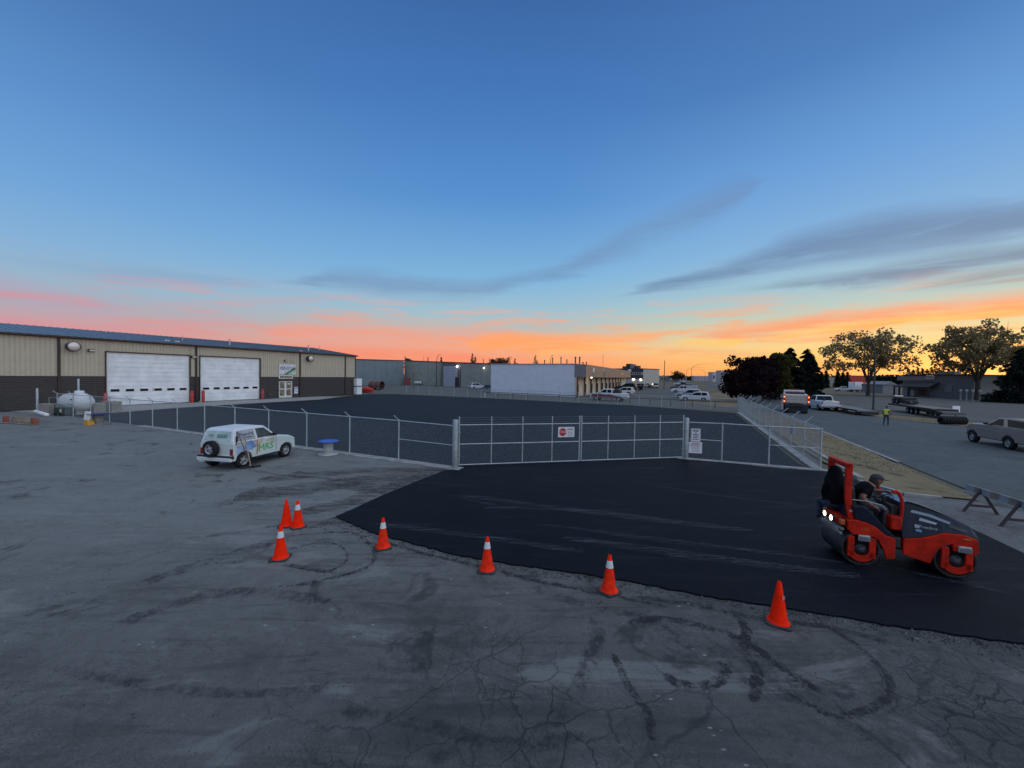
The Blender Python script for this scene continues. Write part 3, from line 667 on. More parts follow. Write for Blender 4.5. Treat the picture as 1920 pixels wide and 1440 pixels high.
MB().box((S1-.04, -.045, EAVE/2), (.16, .07, EAVE-.1)).build('corner_trim', m_trim, mbt)
for x in (-36.9, -25.3, -11.15, -2.35):
    ds = MB().box((x, -.09, EAVE/2), (.2, .1, EAVE-.25)).build('downspout', m_trim, mbt)
for (x, y, h, r) in [(-24.0, 6, .7, .05), (-19.5, 3.5, .9, .09), (-7.4, 3.0, 1.0, .09), (-2.5, 6.5, .8, .07), (-30.5, 9, .25, .05)]:
    z = EAVE + (RDG-EAVE)*y/DEP; MB().cyl((x, y, z), (x, y, z+h), r, r, 10).cyl((x, y, z+h), (x, y, z+h+.08), r*1.8, r*1.5, 10).build('roof_vent', m_steel, mbt)
for x, y in [(-26.2, 2.5), (-9.9, 1.5), (-27, 3.0)]:
    z = EAVE + (RDG-EAVE)*y/DEP; MB().box((x, y, z+.12), (.5, .3, .14)).build('roof_vent', m_steel, mbt)
# overhead doors
def ohdoor(a, b, h, num):
    d = MB().box(((a+b)/2, .16, h/2), (b-a, .06, h)).build('overhead_door', m_white, mbt)
    n = 11
    for k in range(n): MB().box(((a+b)/2, .10, (k+.5)*h/n), (b-a-.02, .05, h/n-.022)).build('door_panel', m_white, d)
    w = (b-a)
    for k in range(6):
        xc = a + w*(.095 + k*.163)
        if k > 2: xc += .05
        MB().box((xc, .068, 1.71), (.80, .03, .36)).build('door_window_frame', m_wtrim, d); MB().box((xc, .052, 1.71), (.70, .012, .27)).build('door_window', m_glassd, d)
    text('door_number', num, .5, flat('door_number_grey', (.12, .12, .12)), d, (a + w*.53, .07, 1.71), (R(90), 0, 0), .004)
    f = MB().box((a-.05, -.02, h/2), (.1, .2, h)).box((b+.05, -.02, h/2), (.1, .2, h)).box(((a+b)/2, -.02, h+.05), (b-a+.2, .2, .1)); f.build('door_frame', m_trim, mbt)
ohdoor(-33.5, -26.0, 5.84, '2'); ohdoor(-24.86, -17.42, 5.84, '3')
# entry door with transom
ed = MB().box((-13.5, .10, 1.31), (2.11, .06, 2.62)).build('entry_door', m_wtrim, mbt)
for xc, w in ((-14.0, .72), (-12.97, .72)):
    for zc, h in ((.85, .95), (1.98, 1.02)):
        MB().box((xc, .058, zc), (w, .03, h)).build('glass_pane', M('entry_glass', (.20, .17, .12), .25, 0, .35, 1.5), ed)
MB().box((-12.97, .035, 2.18), (.42, .01, .2)).build('sticker', m_wtrim, ed)
tr = MB().box((-13.5, -.05, 3.25), (2.25, .12, .56)).build('transom_window', m_wtrim, mbt); MB().box((-13.5, -.125, 3.25), (1.95, .04, .32)).build('glass_pane', M('transom_glass', (.26, .22, .16), .2, 0, .3, 1.5), tr)
ns = MB().box((-11.85, -.10, 1.15), (.62, .03, 1.05)).build('notice_board', M('notice_white', (.62, .64, .72), .5), mbt)
for k, (z, h) in enumerate(((1.5, .12), (1.02, .06), (1.3, .03))): MB().box((-11.85, -.125, z), (.52, .01, h)).build('notice_print', flat('print_blue', (.08, .09, .2)), ns)
MB().lathe([(.09, 0), (.11, .1), (0, .13)], 12, axis='y', c=(-16.0, -.2, .65)).build('hose_outlet', m_steel, mbt)
# signboard with lettering and green sweep
sg = MB().box((-13.3, -.11, 4.42), (2.7, .08, 1.6)).build('signboard', M('sign_white', (.62, .64, .66), .5), mbt)
text('sign_lettering', 'PENSTA', .68, flat('sign_letter_blue', (.10, .09, .20)), sg, (-13.35, -.155, 4.55), (R(90), 0, 0), .006, sx=.98)
MB().add([(-13.9, -.157, 3.64), (-13.3, -.157, 3.64), (-12.5, -.157, 4.15), (-11.98, -.157, 4.42), (-11.98, -.157, 4.78), (-12.4, -.157, 4.66), (-12.9, -.157, 4.22)], [tuple(range(7))]).build('sign_sweep', flat('sign_green', (.03, .20, .07)), sg, fixn=False)
MB().add([(-13.1, -.157, 3.64), (-12.8, -.157, 3.64), (-11.98, -.157, 4.2), (-11.98, -.157, 4.34)], [(0, 1, 2, 3)]).build('sign_sweep', flat('sign_green_pale', (.25, .42, .2)), sg, fixn=False)
# wall packs
def wallpack(x, z):
    o = MB().box((x, -.14, z), (.5, .2, .28)).build('wall_light', m_trim, mbt, bevel=.02); MB().box((x+.02, -.26, z-.02), (.4, .05, .18)).build('light_lens', M('lens', (.5, .48, .45), .2), o)
wallpack(-34.65, 5.94); wallpack(-25.6, 5.72); wallpack(-13.55, 5.75)
# big round exhaust hoods with dished caps painted warm and pale to imitate reflected sunset
for x, z, r in ((-36.05, 6.22, .44), (-9.7, 6.22, .42)):
    o = MB().lathe([(r, 0), (r, -.55), (r+.06, -.55), (r+.06, -.72), (r-.02, -.72)], 28, axis='y', c=(x, -.02, z)).build('exhaust_hood', M('hood_dark_steel', (.10, .10, .11), .4, .7, .2), mbt, fixn=False)
    MB().lathe([(r-.01, -.70), (r*.8, -.80), (r*.45, -.87), (.001, -.89)], 28, axis='y', c=(x, -.02, z)).build('hood_cap', M('cap_sunset_tint', (.72, .62, .56), .35, .25, .1), o, fixn=True)
for x in (-7.6, -6.3, -5.4, -4.6, -3.3): MB().box((x, -.1, 3.75), (.12, .06, .1)).build('wall_bracket', m_steel, mbt)
# concrete apron along the building
up_sheet('building_apron', [P(118, 779.5), P(215, 774), P(340, 764.5), P(480, 756), P(598, 749.5), P(640, 744), BO - BA*7 - BN*.05, BO - BA*40 - BN*.05], .02, m_conc)
# bollards
def bollard(x, lab):
    q = BO + BA*x - BN*1.0; o = MB().lathe([(.17, 0), (.17, 1.38), (.145, 1.47), (.06, 1.53), (0, 1.54)], 18).build('bollard', m_red, None, loc=(q.x, q.y, .0), fixn=False); tag(o, lab, 'bollard', 'red bollards guarding the overhead doors')
    MB().lathe([(.176, .98), (.176, 1.1)], 18).build('stripe', M('bollard_stripe', (.5, .12, .1), .5), o, fixn=False)
bollard(-33.9, 'red steel bollard at the left edge of the door numbered 2'); bollard(-26.2, 'red bollard just right of the overhead door numbered 2')
bollard(-25.0, 'red bollard just left of the overhead door numbered 3'); bollard(-17.6, 'red steel bollard at the right edge of the door numbered 3')

# ---------------------------------------------------------------- propane tank and concrete blocks
m_tank = M('tank_white', (.60, .63, .64), .4, 0, .06, 3)
tb = P(150, 781)
ang = math.atan2(BA.y, BA.x)
def loc_at(px, py): q = P(px, py); return (q.x, q.y, 0)
tq = P(154, 778) + BN*1.2; tt = thing('propane_tank', 'white horizontal propane tank behind the concrete blocks', 'tank', tq, R(-8))
prof = [(.0, -1.55), (.35, -1.5), (.62, -1.32), (.78, -1.0), (.80, -.8), (.80, .8), (.78, 1.0), (.62, 1.32), (.35, 1.5), (0, 1.55)]
MB().lathe([(r*.98, h*.85) for r, h in prof], 28, axis='x', c=(0, 0, 1.05)).build('tank_shell', m_tank, tt)
MB().lathe([(.32, 0), (.32, .24), (.26, .3), (0, .31)], 18, c=(.35, 0, 1.78)).build('valve_dome', m_tank, tt)
MB().box((-.8, 0, .2), (.15, 1.1, .4)).box((.8, 0, .2), (.15, 1.1, .4)).build('saddle', m_conc2, tt)
MB().box((.62, -.755, 1.35), (.22, .02, .12)).build('decal_plate', flat('decal_dark', (.12, .05, .12)), tt)
def block(px, py, L, lab, h=.96, rz=None, w=.8):
    q = P(px, py); o = MB().box((0, 0, h/2), (L, w, h)).build('concrete_block', m_conc2, None, loc=(q.x, q.y, 0), rz=R(-15) if rz is None else rz, bevel=.03)
    for s_ in (-1, 1): MB().box((s_*L*.25, 0, h+.02), (.18, .05, .05)).build('lifting_loop', m_pipe, o)
    tag(o, lab, 'concrete block', 'concrete blocks round the propane tank'); return q
block(93, 777.5, 1.35, 'weathered concrete block left of the propane tank behind the second fence post')
block(172, 775.0, 2.3, 'long concrete block directly in front of the white propane tank')
block(209, 771.5, 1.5, 'concrete block right of the tank below the red bollard')
# pipe posts near the tank
for px, py, h, lab in ((70, 776, 2.2, 'bare steel pipe post against the brown siding at far left'), (147.5, 773.5, 3.05, 'tall white vent pipe standing behind the propane tank')):
    q = P(px, py); o = MB().lathe([(.075, 0), (.075, h), (.06, h+.04), (0, h+.05)], 14).build('steel_post', m_galv2, None, loc=(q.x, q.y, 0), fixn=False); tag(o, lab, 'post')
# dark generator cart by the tank
q = P(119, 779); t = thing('pressure_washer', 'dark green equipment cart with pale tag beside the tank', 'machine', q, R(-15))
MB().box((0, 0, .42), (1.0, .6, .55)).build('engine_housing', M('dark_green_paint', (.02, .05, .045), .5), t, bevel=.04)
MB().tube([(-.5, -.3, .1), (-.5, -.3, .95), (.5, -.3, .95), (.5, -.3, .1)], .025, 6).tube([(-.5, .3, .1), (-.5, .3, .95), (.5, .3, .95), (.5, .3, .1)], .025, 6).build('frame', m_pipe, t)
for sx in (-.35, .35): MB().lathe([(.14, -.04), (.14, .04), (0, .04)], 14, axis='y', c=(sx, -.33, .14)).build('wheel', m_rubber, t)
MB().box((.3, -.315, .45), (.24, .02, .3)).build('tag', M('pale_tag', (.55, .52, .36), .6), t)
q = P(83, 778); o = MB().box((0, 0, 1.42), (2.2, .05, .06)).box((-1.1, 0, .7), (.06, .06, 1.5)).box((1.1, 0, .7), (.06, .06, 1.5)).build('pipe_stand', m_galv, None, loc=(q.x, q.y+1, 0), rz=R(-12)); tag(o, 'grey pipe stand behind the left concrete block', 'stand')

# ---------------------------------------------------------------- saw-horse with white tube, jug, reels
q = P(38, 795); t = thing('fallen_barricade', 'weathered plank on red feet carrying a white tube, far left on the asphalt', 'barricade', q, R(-14))
m_wood = M('weathered_plank', (.23, .19, .13), .85, 0, .3, 4)
MB().box((-.1, -.15, .05), (3.5, .16, .05), Matrix.Rotation(R(2), 3, 'Z')).build('bottom_plank', m_wood, t)
MB().box((-.2, .35, .25), (3.0, .04, .34), Matrix.Rotation(R(-18), 3, 'X')).build('back_plank', m_wood, t)
for x in (-1.55, 1.5): MB().prism([(x-.14, 0), (x+.14, 0), (x+.05, .5), (x-.05, .5)], -.12, .12).build('foot', M('faded_red_plastic', (.24, .05, .035), .6), t)
tu = MB().lathe([(.0, -1.15), (.10, -1.12), (.13, -1.0), (.13, 1.0), (.11, 1.15), (0, 1.17)], 14, axis='x').build('barricade_tube', M('white_plastic', (.66, .68, .68), .5), None); tag(tu, 'white plastic tube lying across the red barricade foot', 'tube')
tu.location = (P(77, 790).x, P(77, 790).y, .62); tu.rotation_euler = (0, R(4), R(-24))
q = P(164, 797); t = thing('sign_bucket', 'small white sheet propped on a yellow base by the dark reel', 'sign', q, R(-10))
MB().box((0, 0, .68), (.52, .04, .62), Matrix.Rotation(R(-8), 3, 'X')).build('sheet', M('white_plastic', (.66, .68, .68), .5), t, bevel=.01)
MB().prism([(-.1, 0), (.42, 0), (.36, .22), (.22, .36), (.02, .36)], -.18, .18).build('base', M('yellow_plastic', (.55, .27, .02), .55), t, bevel=.02)
def reel(px, py, r, h, lab, topmat, corem):
    q = P(px, py); t = thing('cable_reel', lab, 'cable reel', (q.x, q.y, 0), 0, 'wooden cable reels by the left fence')
    MB().lathe([(0, 0), (r, 0), (r, .05), (0, .05)], 36).build('bottom_flange', corem, t, fixn=False)
    n = 18
    for k in range(n):
        a = 2*math.pi*k/n; MB().box((0, 0, 0), (.10, .03, h-.10)).build('drum_stave', corem, t, loc=(math.cos(a)*r*.42, math.sin(a)*r*.42, h/2), rz=a + math.pi/2)
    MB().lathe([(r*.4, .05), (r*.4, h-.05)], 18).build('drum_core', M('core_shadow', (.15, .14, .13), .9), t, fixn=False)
    MB().lathe([(0, h-.05), (r, h-.05), (r, h), (.06, h), (.055, h-.03), (0, h-.03)], 36).build('top_flange', topmat, t, fixn=False)
m_blue = M('faded_blue_paint', (.035, .12, .46), .6, 0, .3, 5); m_blue2 = M('dark_blue_paint', (.02, .035, .14), .6, 0, .3, 5)
reel(615.5, 852, .47, .68, 'cable reel with bright blue top standing beyond the small white vehicle', m_blue, M('weathered_wood', (.36, .37, .36), .85, 0, .2, 6))
reel(184.5, 795.5, .60, .78, 'cable reel with dark blue top beside the yellow base, far left', m_blue2, M('weathered_wood2', (.20, .185, .17), .85, 0, .3, 6))

# ================================================================ CONES
m_or = M('cone_orange', (.93, .022, .003), .8, 0, .12, 9); m_orw = M('cone_orange_worn', (.80, .030, .008), .8, 0, .25, 9)
for m_ in (m_or, m_orw): m_.node_tree.nodes['Principled BSDF'].inputs['Specular IOR Level'].default_value = .08
m_refl = M('reflective_white', (.62, .68, .70), .4, 0, .08, 8); m_cb = M('cone_base_rubber', (.035, .036, .038), .85, 0, .5, 6)
def cone(px, py, band, lab, rz, worn=False, h=.70, tilt=(0, 0)):
    q = P(px, py); t = thing('traffic_cone', lab, 'traffic cone', (q.x, q.y, .002), rz, 'orange traffic cones along the edge of the fresh asphalt'); t.rotation_euler = (tilt[0], tilt[1], rz)
    b = .185; pts = [(-b+.04, -b), (b-.04, -b), (b, -b+.04), (b, b-.04), (b-.04, b), (-b+.04, b), (-b, b-.04), (-b, -b+.04)]
    MB().sheet(pts, .032, .03).build('cone_base', m_cb, t, bevel=.008)
    rr = lambda z: .135 + (.028-.135)*((z-.05)/(h-.05))
    MB().lathe([(.165, .032), (.16, .045), (.145, .052), (rr(.07), .07), (rr(h*.6), h*.6), (rr(h-.012), h-.012), (.022, h), (.018, h-.004), (0.018, h-.1)], 28).build('cone_body', m_orw if worn else m_or, t, fixn=False)
    if band: z0, z1 = h*.665, h*.855; MB().lathe([(rr(z0)+.0035, z0), (rr(z1)+.0035, z1)], 28).build('reflective_collar', m_refl, t, fixn=False)
    return t
cone(537, 986, False, 'plain orange cone without a band, standing beside a banded cone at the left', .3)
cone(558.5, 988, True, 'banded orange cone just right of the plain one in the left pair', .75, tilt=(R(1), R(-1)))
cone(526, 1047, True, 'banded orange cone nearest the camera on the left, below the pair', .12)
cone(718, 1027, True, 'banded orange cone at the left tip of the fresh black asphalt', .5, True)
cone(913, 1069, True, 'banded orange cone third from the right, at the middle of the asphalt edge', -.1, True)
cone(1142, 1109, True, 'banded orange cone second from the right along the asphalt edge', .55, True)
c7 = cone(1459, 1168, False, 'orange cone with only faint stencilled letters, nearest the roller', 1.0)
text('stencil', 'JR', .07, M('stencil_grey', (.42, .36, .34), .6), c7, (-.062, -.062, .47), (R(83), 0, R(-45)), .001).rotation_euler = (R(83), 0, R(-45) - 0.0)
# ================================================================ VEHICLES (generic builder)
m_tyre_ = M('tyre_rubber', (.020, .020, .021), .85, 0, .3, 10); m_rim = M('alloy_rim', (.34, .35, .36), .5, .35, .15)
for m_ in (m_tyre_,): m_.node_tree.nodes['Principled BSDF'].inputs['Specular IOR Level'].default_value = .2
m_black = M('black_plastic', (.02, .02, .022), .55, 0, .2, 5)
m_glass = M('car_glass', (.010, .014, .019), .08, 0, .2, 2)
m_glass.node_tree.nodes['Principled BSDF'].inputs['Specular IOR Level'].default_value = .12
m_tail = M('tail_lamp_red', (.25, .01, .01), .3); m_head = M('head_lamp', (.6, .62, .62), .15, .3)
def paint(name, rgb, metal=.0, rough=.35): return M('paint_' + name, rgb, rough, metal, .04, 1.5, coat=.5)
def wheel(parent, x, y, r, w, side, rimmat=None, spokes=5):
    t = MB().lathe([(r*.62, -w/2), (r*.9, -w/2), (r, -w*.36), (r, w*.36), (r*.9, w/2), (r*.62, w/2), (r*.62, -w/2)], 26, axis='y').build('wheel', m_tyre_, parent, loc=(x, y, r), fixn=False)
    d = side
    MB().lathe([(r*.64, d*w*.42), (r*.60, d*w*.30), (r*.56, d*w*.2), (r*.2, d*w*.28), (r*.13, d*w*.4), (0, d*w*.42)], 26, axis='y').build('rim', rimmat or m_rim, t)
    for k in range(spokes):
        a = 2*math.pi*(k+.5)/spokes; MB().box((math.cos(a)*r*.38, d*w*.27, math.sin(a)*r*.38), (r*.16, .02, r*.16)).build('rim_opening', m_black, t)
    return t
def lower_outline(x0, x1, sill, wheels, top, xr=1.17, z0=None):
    """closed side outline: top line rear->front, then underside with wheel arches front->rear"""
    pts = list(top); pts.append((x1, sill))
    for wx, r in sorted(wheels, reverse=True):
        R_ = r*xr; h0 = max(0, sill - r); 
        a0 = math.asin(min(.99, h0/R_)) if sill > r else -math.asin(min(.99, (r-sill)/R_))
        n = 9
        for k in range(n+1):
            a = a0 + (math.pi - 2*a0)*k/n; pts.append((wx + R_*math.cos(a), r + R_*math.sin(a)))
    pts.append((x0, sill)); return pts
def body_loft(pts, W, sh=.10, drop=.05, zc=.5):
    """extrude outline across the width with rounded shoulders"""
    n = len(pts); mb = MB(); ys = [(-W/2, 1), (-W/2+sh, 0), (W/2-sh, 0), (W/2, 1)]
    zt = max(p[1] for p in pts); vs = []
    for y, e in ys: vs += [(x, y, z - (drop if (e and z > zc) else 0)) for x, z in pts]
    fs = [tuple(range(n)), tuple(range(3*n, 4*n))[::-1]]
    for j in range(3): fs += [(j*n+k, (j+1)*n+k, (j+1)*n+(k+1) % n, j*n+(k+1) % n) for k in range(n)]
    return mb.add(vs, fs)
def vehicle(name, label, cat, loc, heading_az, s, group=None, scale=1.0):
    """s: spec with W, x0, x1, sill, wheels [(x, r)], top [(x, z)], cabin (4+ side points), windows, colours"""
    t = thing(name, label, cat, loc, rz_of(heading_az), group); t.scale = (scale,)*3
    W = s['W']; pm = s['paint']; low = lower_outline(s['x0'], s['x1'], s['sill'], s['wheels'], s['top'], s.get('xr', 1.17))
    body_loft(low, W, s.get('sh', .12), s.get('drop', .05), s['sill'] + .25).build('body', pm, t, bevel=.025)
    MB().box(((s['x0']+s['x1'])/2, 0, s['sill']+.02), (s['x1']-s['x0']-.5, W*.8, .18)).build('underbody', m_black, t)
    cab = s['cabin']; zb = min(p[1] for p in cab); zt = max(p[1] for p in cab); ins = s.get('inset', .16)
    off = lambda z: W/2 - .03 - ins*max(0, (z-zb))/(zt-zb)
    n = len(cab); vs = [(x, -off(z), z) for x, z in cab] + [(x, off(z), z) for x, z in cab]
    MB().add(vs, [tuple(range(n)), tuple(range(n, 2*n))[::-1]] + [(k, n+k, n+(k+1) % n, (k+1) % n) for k in range(n)]).build('cabin', s.get('roofpaint', pm), t, bevel=.03)
    for wp in s.get('windows', []):
        for sd in (-1, 1):
            k = len(wp); q = [(x, sd*(off(z)+.006), z) for x, z in wp]; q2 = [(x, sd*(off(z)-.01), z) for x, z in wp]
            MB().add(q + q2, [tuple(range(k)), tuple(range(k, 2*k))[::-1]] + [(i, (i+1) % k, k+(i+1) % k, k+i) for i in range(k)]).build('side_window', s.get('glass', m_glass), t)
    def slope_win(nm, a, b, e0=.1, e1=.1):
        (xa, za), (xb, zb_) = a, b; u = Vector((xb-xa, 0, zb_-za)); nrm = Vector((u.z, 0, -u.x)).normalized()
        if nm == 'rear_window': nrm = -nrm
        p0 = Vector((xa, 0, za)) + u*e0; p1 = Vector((xb, 0, zb_)) - u*e1; w0, w1 = off(p0.z)-.1, off(p1.z)-.1
        q = [p0 + Vector((0, -w0, 0)), p0 + Vector((0, w0, 0)), p1 + Vector((0, w1, 0)), p1 + Vector((0, -w1, 0))]
        q = [v + nrm*.008 for v in q] + [v - nrm*.012 for v in q]
        MB().add(q, [(0, 1, 2, 3), (7, 6, 5, 4), (0, 1, 5, 4), (1, 2, 6, 5), (2, 3, 7, 6), (3, 0, 4, 7)]).build(nm, s.get('rearglass', m_glass) if nm == 'rear_window' else m_glass, t)
    if 'ws' in s: slope_win('windshield', *s['ws'])
    if 'rw' in s: slope_win('rear_window', *s['rw'])
    for x, r in s['wheels']:
        for sd in (-1, 1): wheel(t, x, sd*(W/2-.11), r, s.get('tw', .22), sd)
    x0, x1 = s['x0'], s['x1']; hz_ = s.get('hz', .75); tz = s.get('tz', .85)
    MB().box((x1-.02, 0, s['sill']+.14), (.14, W*.94, .20)).build('front_bumper', s.get('bump', m_black), t, bevel=.03)
    MB().box((x0+.02, 0, s['sill']+.14), (.14, W*.96, .20)).build('rear_bumper', s.get('bump', m_black), t, bevel=.03)
    MB().box((x1+.008, 0, hz_), (.03, W*.5, .16)).build('grille', m_black, t)
    for sd in (-1, 1):
        MB().box((x1-.0, sd*(W/2-.2), hz_), (.06, .28, .15)).build('headlight', m_head, t)
        MB().box((x0+.0, sd*(W/2-.1), tz), (.05, .13, .28)).build('tail_light', m_tail, t)
        MB().box((s['ws'][0][0]-.25, sd*(W/2+.08), s['ws'][0][1]+.1), (.12, .18, .13)).build('mirror', s.get('mir', m_black), t, bevel=.02)
    return t
def suv_spec(p, L=4.7, H=1.72, W=1.85, **k):
    f = L/4.7; g = H/1.72
    sp = dict(W=W, x0=-1.0*f, x1=3.7*f, sill=.32, wheels=[(0, .35), (2.75*f, .35)], paint=p,
        top=[(-1.0*f, .95*g), (-.85*f, 1.05*g), (2.35*f, 1.06*g), (3.3*f, .93*g), (3.66*f, .75*g)],
        cabin=[(-.92*f, 1.03*g), (-.62*f, H*.985), (.2, H), (1.25*f, H*.975), (2.25*f, 1.04*g)],
        windows=[[(-.55*f, 1.1*g), (-.45*f, 1.58*g), (.28*f, 1.61*g), (.30*f, 1.08*g)], [(.38*f, 1.08*g), (.36*f, 1.61*g), (1.15*f, 1.58*g), (1.95*f, 1.08*g)]],
        ws=((2.25*f, 1.04*g), (1.25*f, H*.975)), rw=((-.92*f, 1.03*g), (-.62*f, H*.985)), tz=.98*g); sp.update(k); return sp
def sedan_spec(p, **k):
    sp = dict(W=1.8, x0=-1.0, x1=3.6, sill=.28, wheels=[(0, .32), (2.7, .32)], paint=p, top=[(-1.0, .85), (-.8, .98), (2.4, .97), (3.3, .82), (3.58, .65)],
        cabin=[(-.55, .96), (.15, 1.42), (1.1, 1.44), (2.15, .96)], windows=[[(-.1, 1.0), (.3, 1.36), (.62, 1.37), (.62, 1.0)], [(.7, 1.0), (.7, 1.37), (1.05, 1.37), (1.85, 1.0)]],
        ws=((2.15, .96), (1.1, 1.44)), rw=((-.55, .96), (.15, 1.42)), hz=.65, tz=.8); sp.update(k); return sp
def pickup_spec(p, **k):
    sp = dict(W=1.98, x0=-1.2, x1=4.6, sill=.45, wheels=[(0, .39), (3.6, .39)], paint=p, top=[(-1.2, 1.22), (1.25, 1.24), (3.3, 1.22), (4.3, 1.12), (4.58, .95)],
        cabin=[(1.02, 1.2), (1.12, 1.86), (1.6, 1.9), (2.5, 1.87), (3.3, 1.2)], windows=[[(1.2, 1.28), (1.25, 1.76), (1.85, 1.78), (1.85, 1.28)], [(1.95, 1.28), (1.95, 1.78), (2.4, 1.76), (3.0, 1.28)]],
        ws=((3.3, 1.2), (2.5, 1.87)), rw=((1.02, 1.2), (1.12, 1.86)), hz=.95, tz=1.05, tw=.26, bump=m_rim); sp.update(k); return sp
# ---------------------------------------------------------------- small white two-door with printed wrap
sv0 = P(458.5, 877); sv1 = P(536.7, 856.5); svA = (sv1-sv0).normalized(); svN = Vector((-svA.y, svA.x, 0)); SVW = 1.66
p_sv = paint('mint_white', (.56, .64, .62))
spec = dict(W=SVW, x0=-.50, x1=2.80, sill=.36, wheels=[(0, .335), (2.25, .335)], paint=p_sv, roofpaint=paint('roof_white', (.66, .69, .74)),
    top=[(-.50, 1.10), (-.42, 1.14), (1.66, 1.13), (2.45, 1.02), (2.70, .92), (2.79, .72)], inset=.13,
    cabin=[(-.50, 1.11), (-.36, 1.60), (-.20, 1.66), (.95, 1.665), (1.12, 1.63), (1.72, 1.12)],
    windows=[[(-.36, 1.15), (-.26, 1.55), (.52, 1.57), (.58, 1.15)], [(.68, 1.15), (.63, 1.57), (1.08, 1.55), (1.56, 1.15)]],
    ws=((1.72, 1.12), (1.12, 1.63)), rw=((-.50, 1.11), (-.36, 1.60)), hz=.78, tz=.72, tw=.21, bump=p_sv, drop=.03, sh=.08,
    glass=M('wrapped_glass', (.045, .06, .07), .2, 0, .5, 1.6), rearglass=M('rear_wrap', (.40, .52, .49), .35, 0, .15, 3))
so = sv0 + svN*(SVW/2); hsv = math.degrees(math.atan2(svA.x, svA.y))
sv = vehicle('small_suv', 'small pale green-white two-door vehicle with printed lettering and rear spare wheel', 'car', (so.x, so.y, 0), hsv, spec)
yR = -SVW/2 - .004
def onside(x, z):   # y of the near side at height z
    return -(SVW/2 - .03 - .13*max(0, z-1.11)/.55) - .012 if z > 1.11 else yR
def panel(pts, mat, name, lift=0):
    q = [(x, onside(x, z) - lift, z) for x, z in pts]; return MB().add(q, [tuple(range(len(q)))]).build(name, mat, sv, fixn=False)
panel([(.0, .80), (.05, 1.08), (.40, 1.09), (.60, .78), (.42, .76), (.36, .70), (.0, .74)], M('wrap_blue', (.20, .31, .60), .4, 0, .3, 4), 'printed_wrap', .001)
panel([(-.36, .62), (-.38, .95), (-.05, 1.0), (-.02, .78), (-.3, .6)], M('wrap_blue_pale', (.33, .43, .62), .4, 0, .25, 4), 'printed_wrap', .001)
panel([(.45, 1.09), (.98, 1.10), (.80, .85), (.62, .45), (.52, .45), (.62, .78)], M('wrap_tan', (.50, .38, .31), .4, 0, .3, 4), 'printed_wrap', .001)
panel([(.45, 1.09), (-.3, 1.02), (-.42, .98), (-.42, 1.10), (.3, 1.105)], M('wrap_cream', (.56, .54, .42), .4, 0, .3, 3), 'printed_wrap', .0005)
panel([(.55, 1.17), (.60, 1.17), (.55, 1.57), (.50, 1.57)], M('wrap_yellow', (.55, .50, .32), .4), 'door_pillar_trim', .002)
panel([(-.28, 1.16), (.56, 1.16), (.51, 1.56), (-.24, 1.545)], M('window_wrap', (.34, .37, .42), .25, 0, .35, 2), 'window_wrap', .001)
gm_ = flat('wrap_green', (.07, .42, .05)); dk = flat('wrap_dark_text', (.09, .11, .16))
text('wrap_lettering', 'MRS', .42, gm_, sv, (1.08, yR-.008, .70), (R(90), R(-4), 0), .002, sx=1.05)
text('wrap_lettering', 'Property', .20, dk, sv, (.15, onside(0, 1.40)-.012, 1.40), (R(84), R(-3), 0), .001, sx=1.0)
MB().box((.22, onside(0, 1.25)-.006, 1.26), (.42, .002, .035)).build('wrap_print_line', dk, sv)
MB().tube([(1.05, yR-.004, .95), (1.25, yR-.004, 1.04), (1.5, yR-.004, 1.0), (1.52, yR-.004, .86), (1.32, yR-.004, .80)], .014, 5).build('wrap_swoosh', flat('wrap_orange', (.55, .30, .12)), sv)
MB().tube([(1.15, yR-.004, .90), (1.28, yR-.004, .97), (1.42, yR-.004, .93)], .012, 5).build('wrap_swoosh', flat('wrap_orange', (.55, .30, .12)), sv)
# rear: window print, spare wheel, bumper strip
text('wrap_lettering', 'MRS', .13, flat('rear_green', (.10, .26, .20)), sv, (-.475, .33, 1.37), (R(75), 0, R(-90)), .001)
for k, z in enumerate((1.42, 1.37, 1.32)): MB().box((-.468 + (z-1.37)*.28, -.22, z), (.004, .5, .03)).build('wrap_print_line', flat('rear_green', (.10, .26, .20)), sv)
spw = wheel(sv, -.64, .12, .335, .21, 1, M('steel_rim_grey', (.40, .42, .45), .45, .5, .2)); spw.name = 'spare_wheel'; spw.rotation_euler = (0, 0, R(90)); spw.location = (-.66, .12, .86)
MB().box((-.56, 0, .52), (.16, SVW+.02, .13)).build('bumper_strip', m_black, sv, bevel=.02)
MB().box((-.60, 0, .44), (.12, SVW+.02, .16)).build('rear_bumper_cover', p_sv, sv, bevel=.03)
MB().cyl((-.7, .45, .28), (-.4, .45, .28), .03, .03, 8).build('exhaust_tip', m_steel, sv)
MB().box((-.6, .62, .36), (.05, .3, .1)).build('licence_plate', M('plate_white', (.6, .6, .6), .5), sv)
MB().box((-.36, -.79, 1.18), (.03, .12, .36), Matrix.Rotation(R(14), 3, 'Y')).build('rear_pillar', m_black, sv)
for x in (.62, 1.64): MB().box((x, yR-.002, .78), (.012, .006, .62)).build('door_seam', m_black, sv)
MB().box((1.25, yR-.01, .35), (1.5, .05, .05)).build('sill_trim', m_black, sv)
